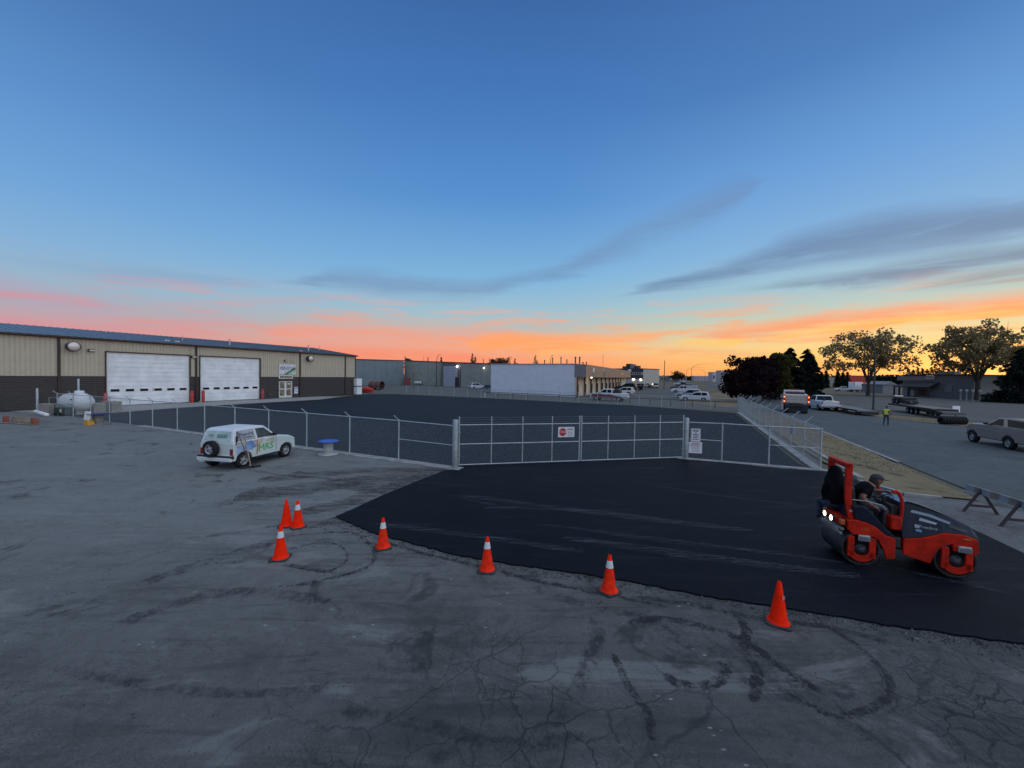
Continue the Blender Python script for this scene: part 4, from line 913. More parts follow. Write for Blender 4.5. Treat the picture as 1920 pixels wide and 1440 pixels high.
# broom and squeegee against its side
a = P(470, 877.5); b = so + svA*(-.02) - svN*(SVW/2+.03)
t = thing('push_squeegee', 'long handled asphalt squeegee leaning on the rear side of the small white vehicle', 'squeegee', a)
top = Vector((b.x-a.x, b.y-a.y, 1.32)); MB().tube([(0, 0, .06), top], .024, 8).build('handle', M('pale_wood', (.36, .34, .29), .7, 0, .2, 8), t)
MB().box((0, 0, .04), (.72, .06, .08), Matrix.Rotation(R(40), 3, 'Z')).build('blade', m_rubber, t)
t = thing('broom', 'thin brown handled tool leaning against the side window of the white vehicle', 'broom', so - svN*(SVW/2+.28) + svA*.05)
MB().tube([(0, 0, .04), (svN.x*.24 - svA.x*.42, svN.y*.24 - svA.y*.42, 1.58)], .018, 6).build('handle', M('brown_wood', (.16, .08, .06), .7), t)
MB().box((0, 0, .05), (.3, .08, .1)).build('broom_head', m_rubber, t)

# ---------------------------------------------------------------- road roller
RO = P(1630, 1065, .036); RA = Vector((.9543, -.2988, 0)); RN = Vector((.2988, .9543, 0))
RW = 1.02; ro = RO + RN*(RW/2)
rl = thing('road_roller', 'orange and navy tandem road roller driving on the fresh black asphalt', 'road roller', (ro.x, ro.y, .036), math.atan2(RA.y, RA.x))
m_ho = M('roller_orange', (.42, .014, .004), .6, .0, .32, 5); m_ho.node_tree.nodes['Principled BSDF'].inputs['Specular IOR Level'].default_value = .2; m_hn = M('roller_navy', (.006, .013, .028), .45, 0, .15, 3); m_hn.node_tree.nodes['Principled BSDF'].inputs['Specular IOR Level'].default_value = .22
m_hg = M('roller_hood_grey', (.10, .15, .21), .25, .1, .12, 3, coat=.6); m_drum = M('drum_steel', (.035, .036, .04), .5, .4, .5, 6, .15, 30); m_lg = M('light_grey_cast', (.36, .35, .33), .6, 0, .15, 6)
hw = RW/2
def rp_(pts, y0, y1, name, mat, parent=None, bevel=.015): return MB().prism(pts, y0, y1).build(name, mat, parent or rl, bevel=bevel)
def drum(x):
    d = MB().lathe([(.31, -hw+.06), (.352, -hw+.05), (.36, -hw+.06), (.36, hw-.06), (.352, hw-.05), (.31, hw-.06), (.31, hw-.16), (.06, hw-.16)], 48, axis='y').build('drum', m_drum, rl, loc=(x, 0, .36), fixn=False)
    MB().lathe([(.31, -hw+.06), (.31, -hw+.16), (.06, -hw+.16)], 44, axis='y').build('drum_rim', m_drum, d, fixn=False)
    for sd in (-1, 1):
        # U shaped yoke on the side
        y = sd*(hw-.03)
        for (xx, zz, a, b) in ((-.19, .0, .13, .42), (.19, .0, .13, .42)):
            MB().box((xx, y, .06), (.12, .05, .44)).build('yoke_leg', m_ho, d, bevel=.012)
        n = 14; o_ = []; i_ = []
        for k in range(n+1):
            an = math.pi + math.pi*k/n; o_.append((.25*math.cos(an), -.02 + .235*math.sin(an))); i_.append((.13*math.cos(an), -.01 + .11*math.sin(an)))
        MB().prism(o_ + i_[::-1], y-.025, y+.025).build('yoke_ring', m_ho, d, bevel=.01)
        MB().lathe([(.11, y-sd*.04), (.11, y-sd*.02), (.055, y-sd*.01), (.05, y+sd*.02), (0, y+sd*.02)], 18, axis='y').build('hub', M('hub_grey', (.05, .053, .06), .6, .3, .4, 12), d, fixn=True)
        for k in range(5):
            an = 2*math.pi*k/5; MB().lathe([(.014, y+sd*.0), (.014, y-sd*.03)], 8, axis='y', c=(.082*math.cos(an), 0, .082*math.sin(an))).build('bolt', m_steel, d, fixn=False)
    # scraper beam
    return d
dr = drum(-.14); df = drum(1.45)
# rear frame (near and far side plates + centre)
rear_out = [(-.40, .98), (-.24, 1.0), (-.04, .96), (.13, .87), (.28, .73), (.45, .69), (.45, .26), (.30, .22), (.25, .42), (.16, .60), (.10, .66), (-.05, .68), (-.30, .68), (-.40, .78)]
for sd in (-1, 1): rp_(rear_out, sd*(hw-.02) - .06*(sd > 0), sd*(hw-.02) + .06*(sd < 0), 'rear_side_plate', m_ho)
rp_([(-.40, .80), (-.38, .98), (-.04, .95), (.2, .74), (.45, .66), (.45, .36), (.28, .50), (.12, .70)], -hw+.09, hw-.09, 'rear_frame', m_ho)
dp = [(-.31, 1.30), (-.12, 1.30), (.0, 1.22), (.12, 1.08), (.29, .87), (.47, .70), (.45, .66), (.28, .72), (.13, .87), (-.04, .97), (-.26, 1.0)]
for sd in (-1, 1): rp_(dp, sd*(hw-.05) - .1*(sd > 0), sd*(hw-.05) + .1*(sd < 0), 'fender_panel', m_hn)
rp_([(-.32, .95), (-.32, 1.18), (-.1, 1.18), (.0, .95)], -hw+.15, hw-.15, 'seat_base', m_hn)
MB().box((.02, 0, 1.20), (.46, .46, .11)).box((-.19, 0, 1.42), (.11, .44, .45), Matrix.Rotation(R(-8), 3, 'Y')).build('seat', m_black, rl, bevel=.04)
rp_([(.0, .62), (.52, .62), (.52, .68), (.0, .68)], -hw+.12, hw-.12, 'floor_plate', m_hn)
# ROPS hoop
def postm(y):
    return [(-.43, y, 2.16), (-.43, y, 1.44)]
rb = MB()
for sd in (-1, 1):
    y = sd*(hw-.13)
    MB().prism([(-.43, 2.20), (-.30, 2.20), (-.31, 1.45), (-.28, 1.2), (-.20, .93), (-.34, .93), (-.40, 1.2), (-.43, 1.45)], y-.035, y+.035).build('rollover_post', m_ho, rl, bevel=.012)
MB().box((-.365, 0, 2.155), (.135, 2*(hw-.095), .11)).build('rollover_crossbar', m_ho, rl, bevel=.02)
MB().box((-.30, -(hw-.10), 1.17), (.09, .012, .045)).build('decal', m_lg, rl)
# rear lamps + rear bar
MB().box((-.46, 0, .90), (.14, .56, .17)).build('rear_lamp_housing', m_ho, rl, bevel=.03)
m_lamp = M('work_lamp_glow', (1.0, .80, .45), .3, emit=7)
for y in (-.17, .13):
    h_ = MB().lathe([(.075, 0), (.075, -.05), (.0, -.06)], 16, axis='x', c=(-.52, y, .905)).build('work_lamp', m_black, rl); MB().lathe([(.06, -.052), (.05, -.066), (0, -.07)], 16, axis='x', c=(-.52, y, .905)).build('lamp_lens', m_lamp, h_)
for y_ in (.36, -.38): MB().box((-.46, y_, .90), (.10, .11, .12)).build('indicator_lamp', M('indicator_orange', (.45, .10, .03), .4), rl, bevel=.02)
MB().box((-.50, 0, .66), (.06, RW-.12, .07)).build('scraper_beam', M('scraper_grey', (.20, .20, .18), .6, .3, .3, 8), rl, bevel=.01)
MB().box((-.44, 0, .74), (.05, RW-.25, .05)).cyl((-.5, -hw+.2, .72), (-.5, hw-.2, .72), .02, .02, 8).build('spray_bar', m_lg, rl)
# articulation, front frame
MB().cyl((.53, 0, .3), (.53, 0, .75), .13, .13, 16).box((.55, 0, .45), (.28, .4, .16)).build('articulation_joint', m_black, rl)
front_out = [(.58, .70), (.86, .76), (1.01, .81), (1.24, .92), (1.54, .92), (1.77, .85), (1.80, .57), (1.70, .54), (1.66, .56), (1.40, .56), (1.37, .71), (1.25, .67), (1.14, .54), (1.08, .40), (1.03, .25), (.78, .31), (.58, .38)]
for sd in (-1, 1): rp_(front_out, sd*(hw-.02) - .06*(sd > 0), sd*(hw-.02) + .06*(sd < 0), 'front_side_plate', m_ho)
rp_([(.60, .70), (1.24, .88), (1.78, .84), (1.78, .70), (1.2, .72), (1.05, .40), (.62, .42)], -hw+.09, hw-.09, 'front_frame', m_ho)
for x in (-.11, 1.555):
    for sd in (-1, 1):
        MB().box((x, sd*(hw+.0), .63), (.21, .05, .13)).build('vibration_housing', m_lg, rl, bevel=.02); MB().box((x, sd*(hw+.028), .62), (.17, .01, .09)).build('housing_cover', M('cover_grey', (.13, .14, .17), .5), rl)
# hood: faceted navy bonnet, top panel painted paler to imitate reflected light
HS = [(.57, 1.40, .72, .16), (.68, 1.455, .74, .16), (.88, 1.405, .78, .17), (1.01, 1.365, .82, .17), (1.24, 1.28, .93, .165), (1.35, 1.24, .93, .165), (1.54, 1.15, .93, .16), (1.74, 1.06, .89, .15), (1.80, .95, .87, .10)]
mb = MB(); vs = []; fs = []
for x, zt_, zb_, ins_ in HS: vs += [(x, -hw+.05, zb_), (x, -hw+.05+ins_, zt_), (x, hw-.05-ins_, zt_), (x, hw-.05, zb_)]
for i in range(len(HS)-1): fs += [(4*i+k, 4*i+k+1, 4*i+5+k, 4*i+4+k) for k in range(3)]
fs += [(0, 1, 2, 3), tuple(4*(len(HS)-1)+k for k in (3, 2, 1, 0))]
mb.add(vs, fs).build('hood', m_hn, rl, bevel=.015)
MB().add([(.575, -.33, 1.435), (.69, -.35, 1.472), (.89, -.33, 1.422), (1.36, -.31, 1.252), (1.73, -.28, 1.08), (.575, .33, 1.435), (.69, .35, 1.472), (.89, .33, 1.422), (1.36, .31, 1.252), (1.73, .28, 1.08)], [(0, 1, 6, 5), (1, 2, 7, 6), (2, 3, 8, 7), (3, 4, 9, 8)]).build('hood_top_sheen_panel', m_hg, rl)
def hs(x, z):   # side of hood near side
    X_ = [h[0] for h in HS]; zt = np.interp(x, X_, [h[1] for h in HS]); zb = np.interp(x, X_, [h[2] for h in HS]); i_ = np.interp(x, X_, [h[3] for h in HS])
    return -(hw-.05) + i_*max(0, min(1, (z-zb)/(zt-zb))) - .010
def hp(pts, mat, nm, lift=0): return MB().add([(x, hs(x, z)-lift, z) for x, z in pts], [tuple(range(len(pts)))]).build(nm, mat, rl, fixn=False)
hp([(.74, 1.25), (.78, 1.30), (1.1, 1.235), (1.4, 1.12), (1.38, 1.08), (1.05, 1.19)], m_hg, 'hood_side_recess')
hp([(.90, 1.155), (.87, 1.10), (1.14, 1.05), (1.17, 1.085)], M('decal_grey', (.26, .30, .33), .5), 'decal', .001)
hp([(.79, 1.02), (.79, .955), (.87, .945), (.87, 1.01)], M('decal_grey', (.26, .30, .33), .5), 'decal', .001)
hp([(.80, .93), (.80, .885), (.90, .875), (.90, .915)], flat('decal_blue', (.08, .28, .40)), 'decal', .001)
hp([(1.32, 1.04), (1.60, .96), (1.66, .99), (1.40, 1.08)], m_black, 'side_vent', .002)
nx = text('decal_lettering', 'Freedman', .085, M('decal_grey', (.26, .30, .33), .5), rl, (1.03, hs(1.03, .98)-.004, .975), (R(74), R(4), 0), .001)
text('decal_lettering', 'HAMM', .07, flat('decal_amber', (.40, .12, .02)), rl, (-.09, -hw-.002, .82), (R(90), 0, 0), .001) if False else None
text('decal_lettering', '1200', .07, flat('decal_amber', (.42, .14, .02)), rl, (-.09, -(hw-.02)-.004, .82), (R(90), 0, 0), .001)
MB().box((1.60, -(hw-.02)-.003, .84), (.12, .003, .03)).build('decal', flat('decal_amber', (.42, .14, .02)), rl)
# handrails, steering column, toolbox
for sd in (-1, 1):
    y = sd*(hw-.12); MB().tube([(.55, y, .9), (.585, y, 1.3), (.575, y, 1.5), (.53, y, 1.63), (.47, y, 1.68), (.41, y, 1.66)], [.032, .032, .032, .034, .036, .036], 10).build('grab_rail', m_ho, rl)
MB().tube([(.52, 0, .7), (.50, 0, 1.25), (.44, 0, 1.47)], [.06, .05, .03], 10).box((.52, 0, 1.22), (.16, .62, .24)).build('steering_column', m_black, rl)
R_ = Matrix.Rotation(R(-20), 4, 'Y'); n = 24
sw = [R_ @ Vector((.17*math.cos(2*math.pi*k/n), .17*math.sin(2*math.pi*k/n), 0)) + Vector((.42, 0, 1.49)) for k in range(n+1)]
w_ = MB().tube(sw, .014, 6, cap=False)
for an in (90, 210, 330): w_.tube([(.42, 0, 1.48), R_ @ Vector((.17*math.cos(R(an)), .17*math.sin(R(an)), 0)) + Vector((.42, 0, 1.49))], .01, 5)
w_.build('steering_wheel', m_black, rl)
MB().box((.48, -.33, 1.0), (.20, .22, .30)).build('water_tank_cap_box', m_ho, rl, bevel=.04)
MB().tube([(-.30, -(hw-.1), 1.42), (.0, -(hw-.14), 1.40), (.25, -.36, 1.34), (.34, -.34, 1.24)], .009, 5).build('seat_belt_bar', m_lg, rl)
MB().box((.50, -hw+.1, .60), (.10, .12, .22)).build('hose_bundle', m_black, rl, bevel=.02)
MB().box((1.83, -.3, .70), (.05, .1, .08)).box((1.83, .3, .70), (.05, .1, .08)).build('front_lamp', M('front_lamp_lens', (.55, .55, .5), .3), rl)

# ---------------------------------------------------------------- people
m_skin = M('skin', (.20, .10, .065), .55, 0, .1, 6); m_blk = M('black_cloth', (.005, .005, .007), .9, 0, .3, 9); m_blk.node_tree.nodes['Principled BSDF'].inputs['Specular IOR Level'].default_value = .1; m_jean = M('dark_jeans', (.030, .042, .075), .9, 0, .3, 9)
m_jean2 = M('grey_blue_jeans', (.075, .085, .11), .9, 0, .3, 9); m_boot = M('brown_boot', (.05, .035, .025), .8, 0, .2, 6); m_hiv = M('hi_vis_yellow', (.55, .68, .06), .7, 0, .1, 6)
def body_mesh(t, J, edges, mats, head, hand=None, name='body'):
    """J: name->(x,y,z,r); edges: (a,b,material index). One skinned, subdivided surface with head and hands joined in."""
    names = list(J); idx = {n: i for i, n in enumerate(names)}
    me = bpy.data.meshes.new(name); me.from_pydata([J[n][:3] for n in names], [(idx[a], idx[b]) for a, b, _ in edges], [])
    o = bpy.data.objects.new(name, me); COL.objects.link(o)
    sk = o.modifiers.new('skin', 'SKIN'); sk.use_smooth_shade = True
    o.modifiers.new('sub', 'SUBSURF').levels = 2
    lay = me.skin_vertices[0] if me.skin_vertices else None
    if lay is None:
        bpy.context.view_layer.objects.active = o; lay = me.attributes.get('skin')
    for i, n in enumerate(names):
        r = J[n][3]; lay.data[i].radius = r if isinstance(r, tuple) else (r, r); lay.data[i].use_root = (n == 'pelvis')
    bpy.context.view_layer.update()
    dg = bpy.context.evaluated_depsgraph_get(); m2 = bpy.data.meshes.new_from_object(o.evaluated_get(dg)); bpy.data.objects.remove(o)
    bm = bmesh.new(); bm.from_mesh(m2); bm.faces.ensure_lookup_table()
    segs = [(Vector(J[a][:3]), Vector(J[b][:3]), m) for a, b, m in edges]
    for f in bm.faces:
        c = f.calc_center_median(); best = None
        for a, b, m in segs:
            ab = b-a; k = max(0, min(1, (c-a).dot(ab)/max(ab.length_squared, 1e-9))); d = (c-(a+ab*k)).length
            if best is None or d < best[0]: best = (d, m)
        f.material_index = best[1]; f.smooth = True
    hc, hd, hr, hm = head    # centre, facing direction, radius, skin material index
    hd = Vector(hd).normalized(); upv = Vector((0, 0, 1)); sdv = hd.cross(upv).normalized(); upv = sdv.cross(hd)
    nb_ = len(bm.verts); ret = bmesh.ops.create_uvsphere(bm, u_segments=20, v_segments=14, radius=1)
    for v in ret['verts']:
        x, y, z = v.co   # local: x = forward
        fx = x*hr*1.0; fy = y*hr*.80; fz = z*hr*1.22
        if z < 0: fx *= 1 - .18*(-z); fy *= 1 - .28*(-z)
        if x > .75 and abs(y) < .25 and -.3 < z < .15: fx += hr*.22*(1-abs(y)/.25)*(1-abs(z+.08)/.25 if abs(z+.08) < .25 else 0)   # nose
        if x > .6 and .1 < z < .3 and .15 < abs(y) < .6: fx -= hr*.08      # eye sockets
        if x > .7 and -.55 < z < -.4 and abs(y) < .4: fx -= hr*.04         # mouth
        v.co = Vector(hc) + hd*fx + sdv*fy + upv*fz
    for f in {f for v in ret['verts'] for f in v.link_faces}: f.material_index = hm; f.smooth = True
    for sd in (-1, 1):
        ret = bmesh.ops.create_icosphere(bm, subdivisions=1, radius=hr*.22)
        for v in ret['verts']: v.co = Vector(hc) + sdv*(sd*hr*.80 + v.co.y*.35) + hd*v.co.x*.7 + upv*(v.co.z*1.2)
        for f in {f for v in ret['verts'] for f in v.link_faces}: f.material_index = hm
    # hands: palm and five fingers
    for (wr, kn, pal) in (hand or []):
        wr, kn, pal = Vector(wr), Vector(kn), Vector(pal).normalized(); d = (kn-wr).normalized(); s_ = d.cross(pal).normalized(); mb = MB()
        mb.tube([wr, wr + d*.03, wr + d*.085], [.028, .038, .034], 8)
        for k, (off, ln) in enumerate(((-.030, .062), (-.010, .072), (.010, .068), (.028, .052))):
            p = wr + d*.075 + s_*off; mb.tube([p, p + d*ln*.45 + pal*.008, p + d*ln*.75 + pal*.030, p + d*ln*.72 + pal*.055], [.0105, .010, .009, .007], 6)
        p = wr + d*.03 - s_*.03; mb.tube([p, p - s_*.022 + d*.025 + pal*.012, p - s_*.02 + d*.05 + pal*.03], [.013, .011, .008], 6)
        vs = [bm.verts.new(v) for v in mb.v]
        for f in mb.f:
            try: nf = bm.faces.new([vs[i] for i in f]); nf.material_index = hm; nf.smooth = True
            except ValueError: pass
    bmesh.ops.recalc_face_normals(bm, faces=bm.faces)
    m2.materials.clear()
    for m in mats: m2.materials.append(m)
    bm.to_mesh(m2); bm.free()
    bo = bpy.data.objects.new(name, m2); COL.objects.link(bo); bo.parent = t; return bo
def cap(t, hc, hd, hr, mat, brim=True, name='cap'):
    hd = Vector(hd).normalized(); s_ = hd.cross(Vector((0, 0, 1))).normalized(); u_ = s_.cross(hd); mb = MB(); n = 20; vs = []; fs = []
    rows = [(0, 1.27), (.35, 1.24), (.66, 1.10), (.90, .85), (1.02, .58), (1.03, .38)]
    for r_, z_ in rows:
        for k in range(n): a = 2*math.pi*k/n; vs.append(Vector(hc) + hd*math.cos(a)*r_*hr*1.05 + s_*math.sin(a)*r_*hr*.90 + u_*z_*hr)
    for i in range(len(rows)-1):
        for k in range(n): fs.append((i*n+k, i*n+(k+1) % n, (i+1)*n+(k+1) % n, (i+1)*n+k))
    mb.add(vs, fs, 0, True)
    if brim:
        q = []
        for z_ in (.46, .38):
            for k in range(9): a = R(-60 + 15*k); q.append(Vector(hc) + hd*(hr*(1.0*math.cos(a)) if 0 else hr*1.02*math.cos(a)) + s_*hr*.85*math.sin(a) + u_*(z_)*hr)
            for k in range(9): a = R(60 - 15*k); q.append(Vector(hc) + hd*hr*(1.02*math.cos(a) + .85*math.cos(a*.9)) + s_*hr*.85*math.sin(a) + u_*(z_-.12)*hr)
        mb.add(q, [tuple(range(18)), tuple(range(18, 36))[::-1]] + [(i, (i+1) % 18, 18+(i+1) % 18, 18+i) for i in range(18)])
    return mb.build(name, mat, t)
# driver, in roller frame: x forward, y left (far side +)
t = thing('person', 'driver in black t-shirt, jeans and dark cap leaning over the wheel of the road roller', 'person', rl.location.copy(), rl.rotation_euler.z)
J = dict(pelvis=(-.04, .0, 1.30, (.15, .13)), belly=(.03, .0, 1.44, (.18, .15)), chest=(.13, 0, 1.59, (.19, .15)), collar=(.20, 0, 1.69, (.14, .10)), neck=(.25, 0, 1.73, .06), headb=(.28, 0, 1.76, .05),
    shR=(.10, -.165, 1.64, .062), elR=(-.06, -.28, 1.43, .046), wrR=(.13, -.30, 1.28, .033),
    shL=(.16, .18, 1.66, .075), elL=(.36, .24, 1.52, .046), wrL=(.56, .14, 1.535, .030),
    hipR=(.02, -.11, 1.27, .10), knR=(.42, -.20, 1.24, .068), anR=(.40, -.20, .82, .048), toR=(.52, -.21, .73, .035),
    hipL=(.02, .11, 1.27, .10), knL=(.42, .18, 1.24, .068), anL=(.44, .18, .82, .048), toL=(.56, .19, .73, .035))
J['sleeveR'] = (-.01, -.245, 1.51, .060); J['sleeveL'] = (.25, .215, 1.59, .066)
E_ = [('pelvis', 'belly', 0), ('belly', 'chest', 0), ('chest', 'collar', 0), ('collar', 'neck', 2), ('neck', 'headb', 2), ('chest', 'shR', 0), ('shR', 'sleeveR', 0), ('sleeveR', 'elR', 2), ('elR', 'wrR', 2), ('chest', 'shL', 0), ('shL', 'sleeveL', 0), ('sleeveL', 'elL', 2), ('elL', 'wrL', 2),
    ('pelvis', 'hipR', 1), ('hipR', 'knR', 1), ('knR', 'anR', 1), ('anR', 'toR', 3), ('pelvis', 'hipL', 1), ('hipL', 'knL', 1), ('knL', 'anL', 1), ('anL', 'toL', 3)]
hd = (1, -.12, -.06)
body_mesh(t, J, E_, [m_blk, m_jean2, m_skin, m_boot], ((.325, 0, 1.80), hd, .105, 2), [((.13, -.30, 1.28), (.23, -.28, 1.24), (0, 0, -1)), ((.56, .14, 1.535), (.60, .10, 1.53), (0, 0, -1))])
cap(t, (.325, 0, 1.80), hd, .112, M('cap_cloth', (.032, .036, .042), .9, 0, .3, 12))
MB().lathe([(0, .09), (.06, .07), (.085, .02), (.088, -.05), (.07, -.08)], 16, c=(.275, 0, 1.795)).build('hair', M('dark_hair', (.02, .015, .012), .8), t, fixn=False)
# hooded worker standing beyond the rear of the roller
t = thing('person', 'passenger in black hooded jacket and jeans sitting on the rear of the roller facing away', 'person', rl.location.copy(), rl.rotation_euler.z)
xo = -.36
J = dict(pelvis=(xo, .17, 1.14, (.18, .17)), belly=(xo, .18, 1.27, (.19, .17)), chest=(xo+.02, .20, 1.52, (.205, .16)), collar=(xo+.03, .24, 1.69, (.15, .12)), neck=(xo+.03, .28, 1.77, .10), headb=(xo+.03, .31, 1.82, .09),
    shR=(xo-.15, .21, 1.63, .09), elR=(xo-.20, .22, 1.36, .07), wrR=(xo-.13, .38, 1.22, .045), shL=(xo+.16, .21, 1.63, .09), elL=(xo+.20, .24, 1.36, .07), wrL=(xo+.12, .38, 1.22, .045),
    hipR=(xo-.09, .22, 1.10, .11), knR=(xo-.12, .60, 1.10, .078), anR=(xo-.12, .62, .70, .055), toR=(xo-.13, .74, .63, .038), hipL=(xo+.09, .22, 1.10, .11), knL=(xo+.10, .60, 1.10, .078), anL=(xo+.10, .62, .70, .055), toL=(xo+.11, .74, .63, .038))
E_ = [('pelvis', 'belly', 0), ('belly', 'chest', 0), ('chest', 'collar', 0), ('collar', 'neck', 0), ('neck', 'headb', 0), ('chest', 'shR', 0), ('shR', 'elR', 0), ('elR', 'wrR', 0), ('chest', 'shL', 0), ('shL', 'elL', 0), ('elL', 'wrL', 0),
    ('pelvis', 'hipR', 1), ('hipR', 'knR', 1), ('knR', 'anR', 1), ('anR', 'toR', 3), ('pelvis', 'hipL', 1), ('hipL', 'knL', 1), ('knL', 'anL', 1), ('anL', 'toL', 3)]
body_mesh(t, J, E_, [m_blk, m_jean, m_skin, m_boot], ((xo+.03, .34, 1.87), (0, 1, -.9), .095, 2), [((xo-.13, .38, 1.22), (xo-.12, .46, 1.20), (0, 0, -1)), ((xo+.12, .38, 1.22), (xo+.11, .46, 1.20), (0, 0, -1))])
MB().lathe([(0, .135), (.06, .12), (.11, .07), (.135, .0), (.15, -.08), (.19, -.17), (.2, -.25)], 20, c=(xo+.03, .29, 1.88)).build('hood', m_blk, t, fixn=False)
# flagger in yellow vest walking on the street
wp = P(1661, 798)
t = thing('person', 'worker in yellow high visibility vest and dark trousers walking away on the street', 'person', wp, rz_of(60))
J = dict(pelvis=(0, 0, .98, (.16, .12)), belly=(.0, 0, 1.12, (.16, .12)), chest=(.02, 0, 1.36, (.19, .13)), collar=(.02, 0, 1.50, (.11, .09)), neck=(.03, 0, 1.56, .055), headb=(.04, 0, 1.62, .05),
    shR=(.02, -.20, 1.44, .07), elR=(-.06, -.27, 1.18, .05), wrR=(.04, -.28, .96, .033), shL=(.02, .20, 1.44, .07), elL=(.05, .27, 1.18, .05), wrL=(.18, .26, 1.0, .033),
    hipR=(0, -.10, .92, .10), knR=(.12, -.11, .52, .07), anR=(.08, -.11, .10, .05), toR=(.22, -.11, .05, .035), hipL=(0, .10, .92, .10), knL=(-.04, .11, .50, .07), anL=(-.22, .11, .14, .05), toL=(-.12, .11, .05, .035))
E2_ = [(a, b, {0: 0, 1: 1, 2: 2, 3: 3}[m]) for a, b, m in E_]
E2_ = [(a, b, (2 if b in ('elR', 'elL', 'wrR', 'wrL') and a not in ('chest',) else 2 if b in ('neck', 'headb') else m)) for a, b, m in E2_]
body_mesh(t, J, E2_, [m_hiv, m_jean, m_skin, m_boot], ((.05, 0, 1.68), (1, 0, -.1), .098, 2), [((.04, -.28, .96), (.07, -.28, .87), (0, 1, 0)), ((.18, .26, 1.0), (.24, .25, .93), (0, -1, 0))])
cap(t, (.05, 0, 1.68), (1, 0, -.1), .105, M('cap_cloth', (.032, .036, .042), .9, 0, .3, 12))
# ================================================================ BARRICADE, PARKED VEHICLES
# A-frame barricade with striped board at the right edge
m_brd = M('board_white', (.27, .29, .29), .6, 0, .2, 6); m_bor = M('board_faded_orange', (.21, .17, .14), .6, 0, .2, 6); m_legb = M('barricade_leg', (.045, .03, .035), .7, 0, .3, 5)
b0 = Vector((14.62, 12.45, 0)); b1 = Vector((14.05, 9.7, 0))
b0 = P(1838, 962); b1 = P(1912, 990); bd = (b1-b0).normalized(); bn = Vector((-bd.y, bd.x, 0))
t = thing('a_frame_barricade', 'long faded orange and white striped board on dark A-frame legs at the right edge', 'barricade', b0, math.atan2(bd.y, bd.x))
L = (b1-b0).length
for k, x in enumerate((0.0, L)):
    lg = MB().tube([(x, -.42, .0), (x, 0, .74)], .042, 5, smooth=False).tube([(x, .42, .0), (x, 0, .74)], .042, 5, smooth=False).box((x, 0, .22), (.05, .60, .07)).build('a_frame', m_legb, t)
n = 11; bl = L + 1.9; x0 = -.55
for k in range(n):
    a = x0 + bl*k/n; w = bl/n; MB().prism([(a, .58), (a+w, .58), (a+w+.05, .78), (a+.05, .78)], -.02, .02).build('board_stripe', m_brd if k % 2 == 0 else m_bor, t)
# tan vehicle at the right edge
pa = P(1825, 829); pb = P(1893, 843); dv = (pa-pb).normalized(); nv = Vector((-dv.y, dv.x, 0))
tan_ = suv_spec(paint('silver_tan', (.27, .255, .23), .3), L=4.7, H=1.90, W=1.9, bump=paint('silver_tan', (.27, .255, .23), .3))
tan_.update(x0=-1.6, x1=3.42, xr=1.28, sill=.48, wheels=[(0, .40), (2.93, .40)], top=[(-1.6, 1.25), (-1.5, 1.32), (1.95, 1.36), (3.0, 1.31), (3.34, 1.22), (3.42, 1.02)],
    cabin=[(-1.55, 1.30), (-1.4, 1.88), (.1, 1.92), (.95, 1.87), (1.9, 1.32)], windows=[[(-1.45, 1.38), (-1.35, 1.78), (.30, 1.82), (.12, 1.38)], [(.45, 1.38), (.58, 1.81), (.95, 1.79), (1.55, 1.38)]],
    ws=((1.9, 1.32), (.95, 1.87)), rw=((-1.55, 1.30), (-1.4, 1.88)), hz=1.0, tz=1.2, tw=.26, inset=.13)
# the left side of the vehicle faces the camera
vo = pb - Vector((-nv.x, -nv.y, 0)) * -.0
hv = math.degrees(math.atan2(dv.x, dv.y)); side = 1 if nv.dot(Vector((-pb.x, -pb.y, 0))) > 0 else -1
vo = pb - nv*side*(1.9/2 - .1)
tv = vehicle('suv', 'silver tan high vehicle driving along the street at the right edge', 'car', (vo.x, vo.y, .004), hv, tan_)
MB().box((1.0, 0.97, 1.05), (3.3, .02, .03)).box((1.0, -0.97, 1.05), (3.3, .02, .03)).build('side_moulding', m_rim, tv)
def place(px, py): q = P(px, py); return (q.x, q.y, .004)
W_ = paint('white', (.62, .64, .66)); Sv = paint('silver', (.36, .39, .43), .4); K_ = paint('black', (.012, .013, .017)); Bl = paint('dark_blue', (.03, .045, .08)); Gy = paint('dark_grey', (.06, .065, .07), .3)
# pickup with red livery in the lot beyond the far fence
pk = vehicle('pickup_truck', 'white crew cab pickup with dark red lower sweep parked beyond the far fence', 'pickup truck', place(1163, 752.0), -62, pickup_spec(W_, bump=W_), scale=1.08)
for sd in (-1, 1):
    MB().add([(-.3, sd*.995, .50), (-.3, sd*.995, .70), (1.6, sd*.995, 1.05), (3.2, sd*.995, 1.12), (4.4, sd*.995, .98), (4.4, sd*.995, .55), (3.2, sd*.995, .5)], [tuple(range(7))]).build('livery_sweep', M('livery_red', (.16, .015, .025), .4), pk, fixn=False)
    MB().box((2.2, sd*.998, .98), (.9, .004, .12)).build('livery_print', M('livery_blue', (.25, .35, .45), .4), pk)
MB().tube([(.95, -.85, 1.2), (.6, -.85, 1.9), (.6, .85, 1.9), (.95, .85, 1.2)], .04, 6).box((.4, 0, 1.5), (.9, 1.5, .6)).build('bed_rack', m_black, pk)
vehicle('crossover', 'silver white crossover parked beyond the far fence, nearest of the right hand row', 'car', place(1319, 752.5), -62, suv_spec(paint('pearl', (.50, .54, .58)), L=4.75, H=1.62, roofpaint=paint('pearl', (.50, .54, .58))), scale=1.05)
vehicle('suv', 'silver vehicle mostly hidden behind the nearest crossover of the right hand row', 'car', place(1305, 747.5), -62, suv_spec(Sv, L=4.7, H=1.7), scale=1.1)
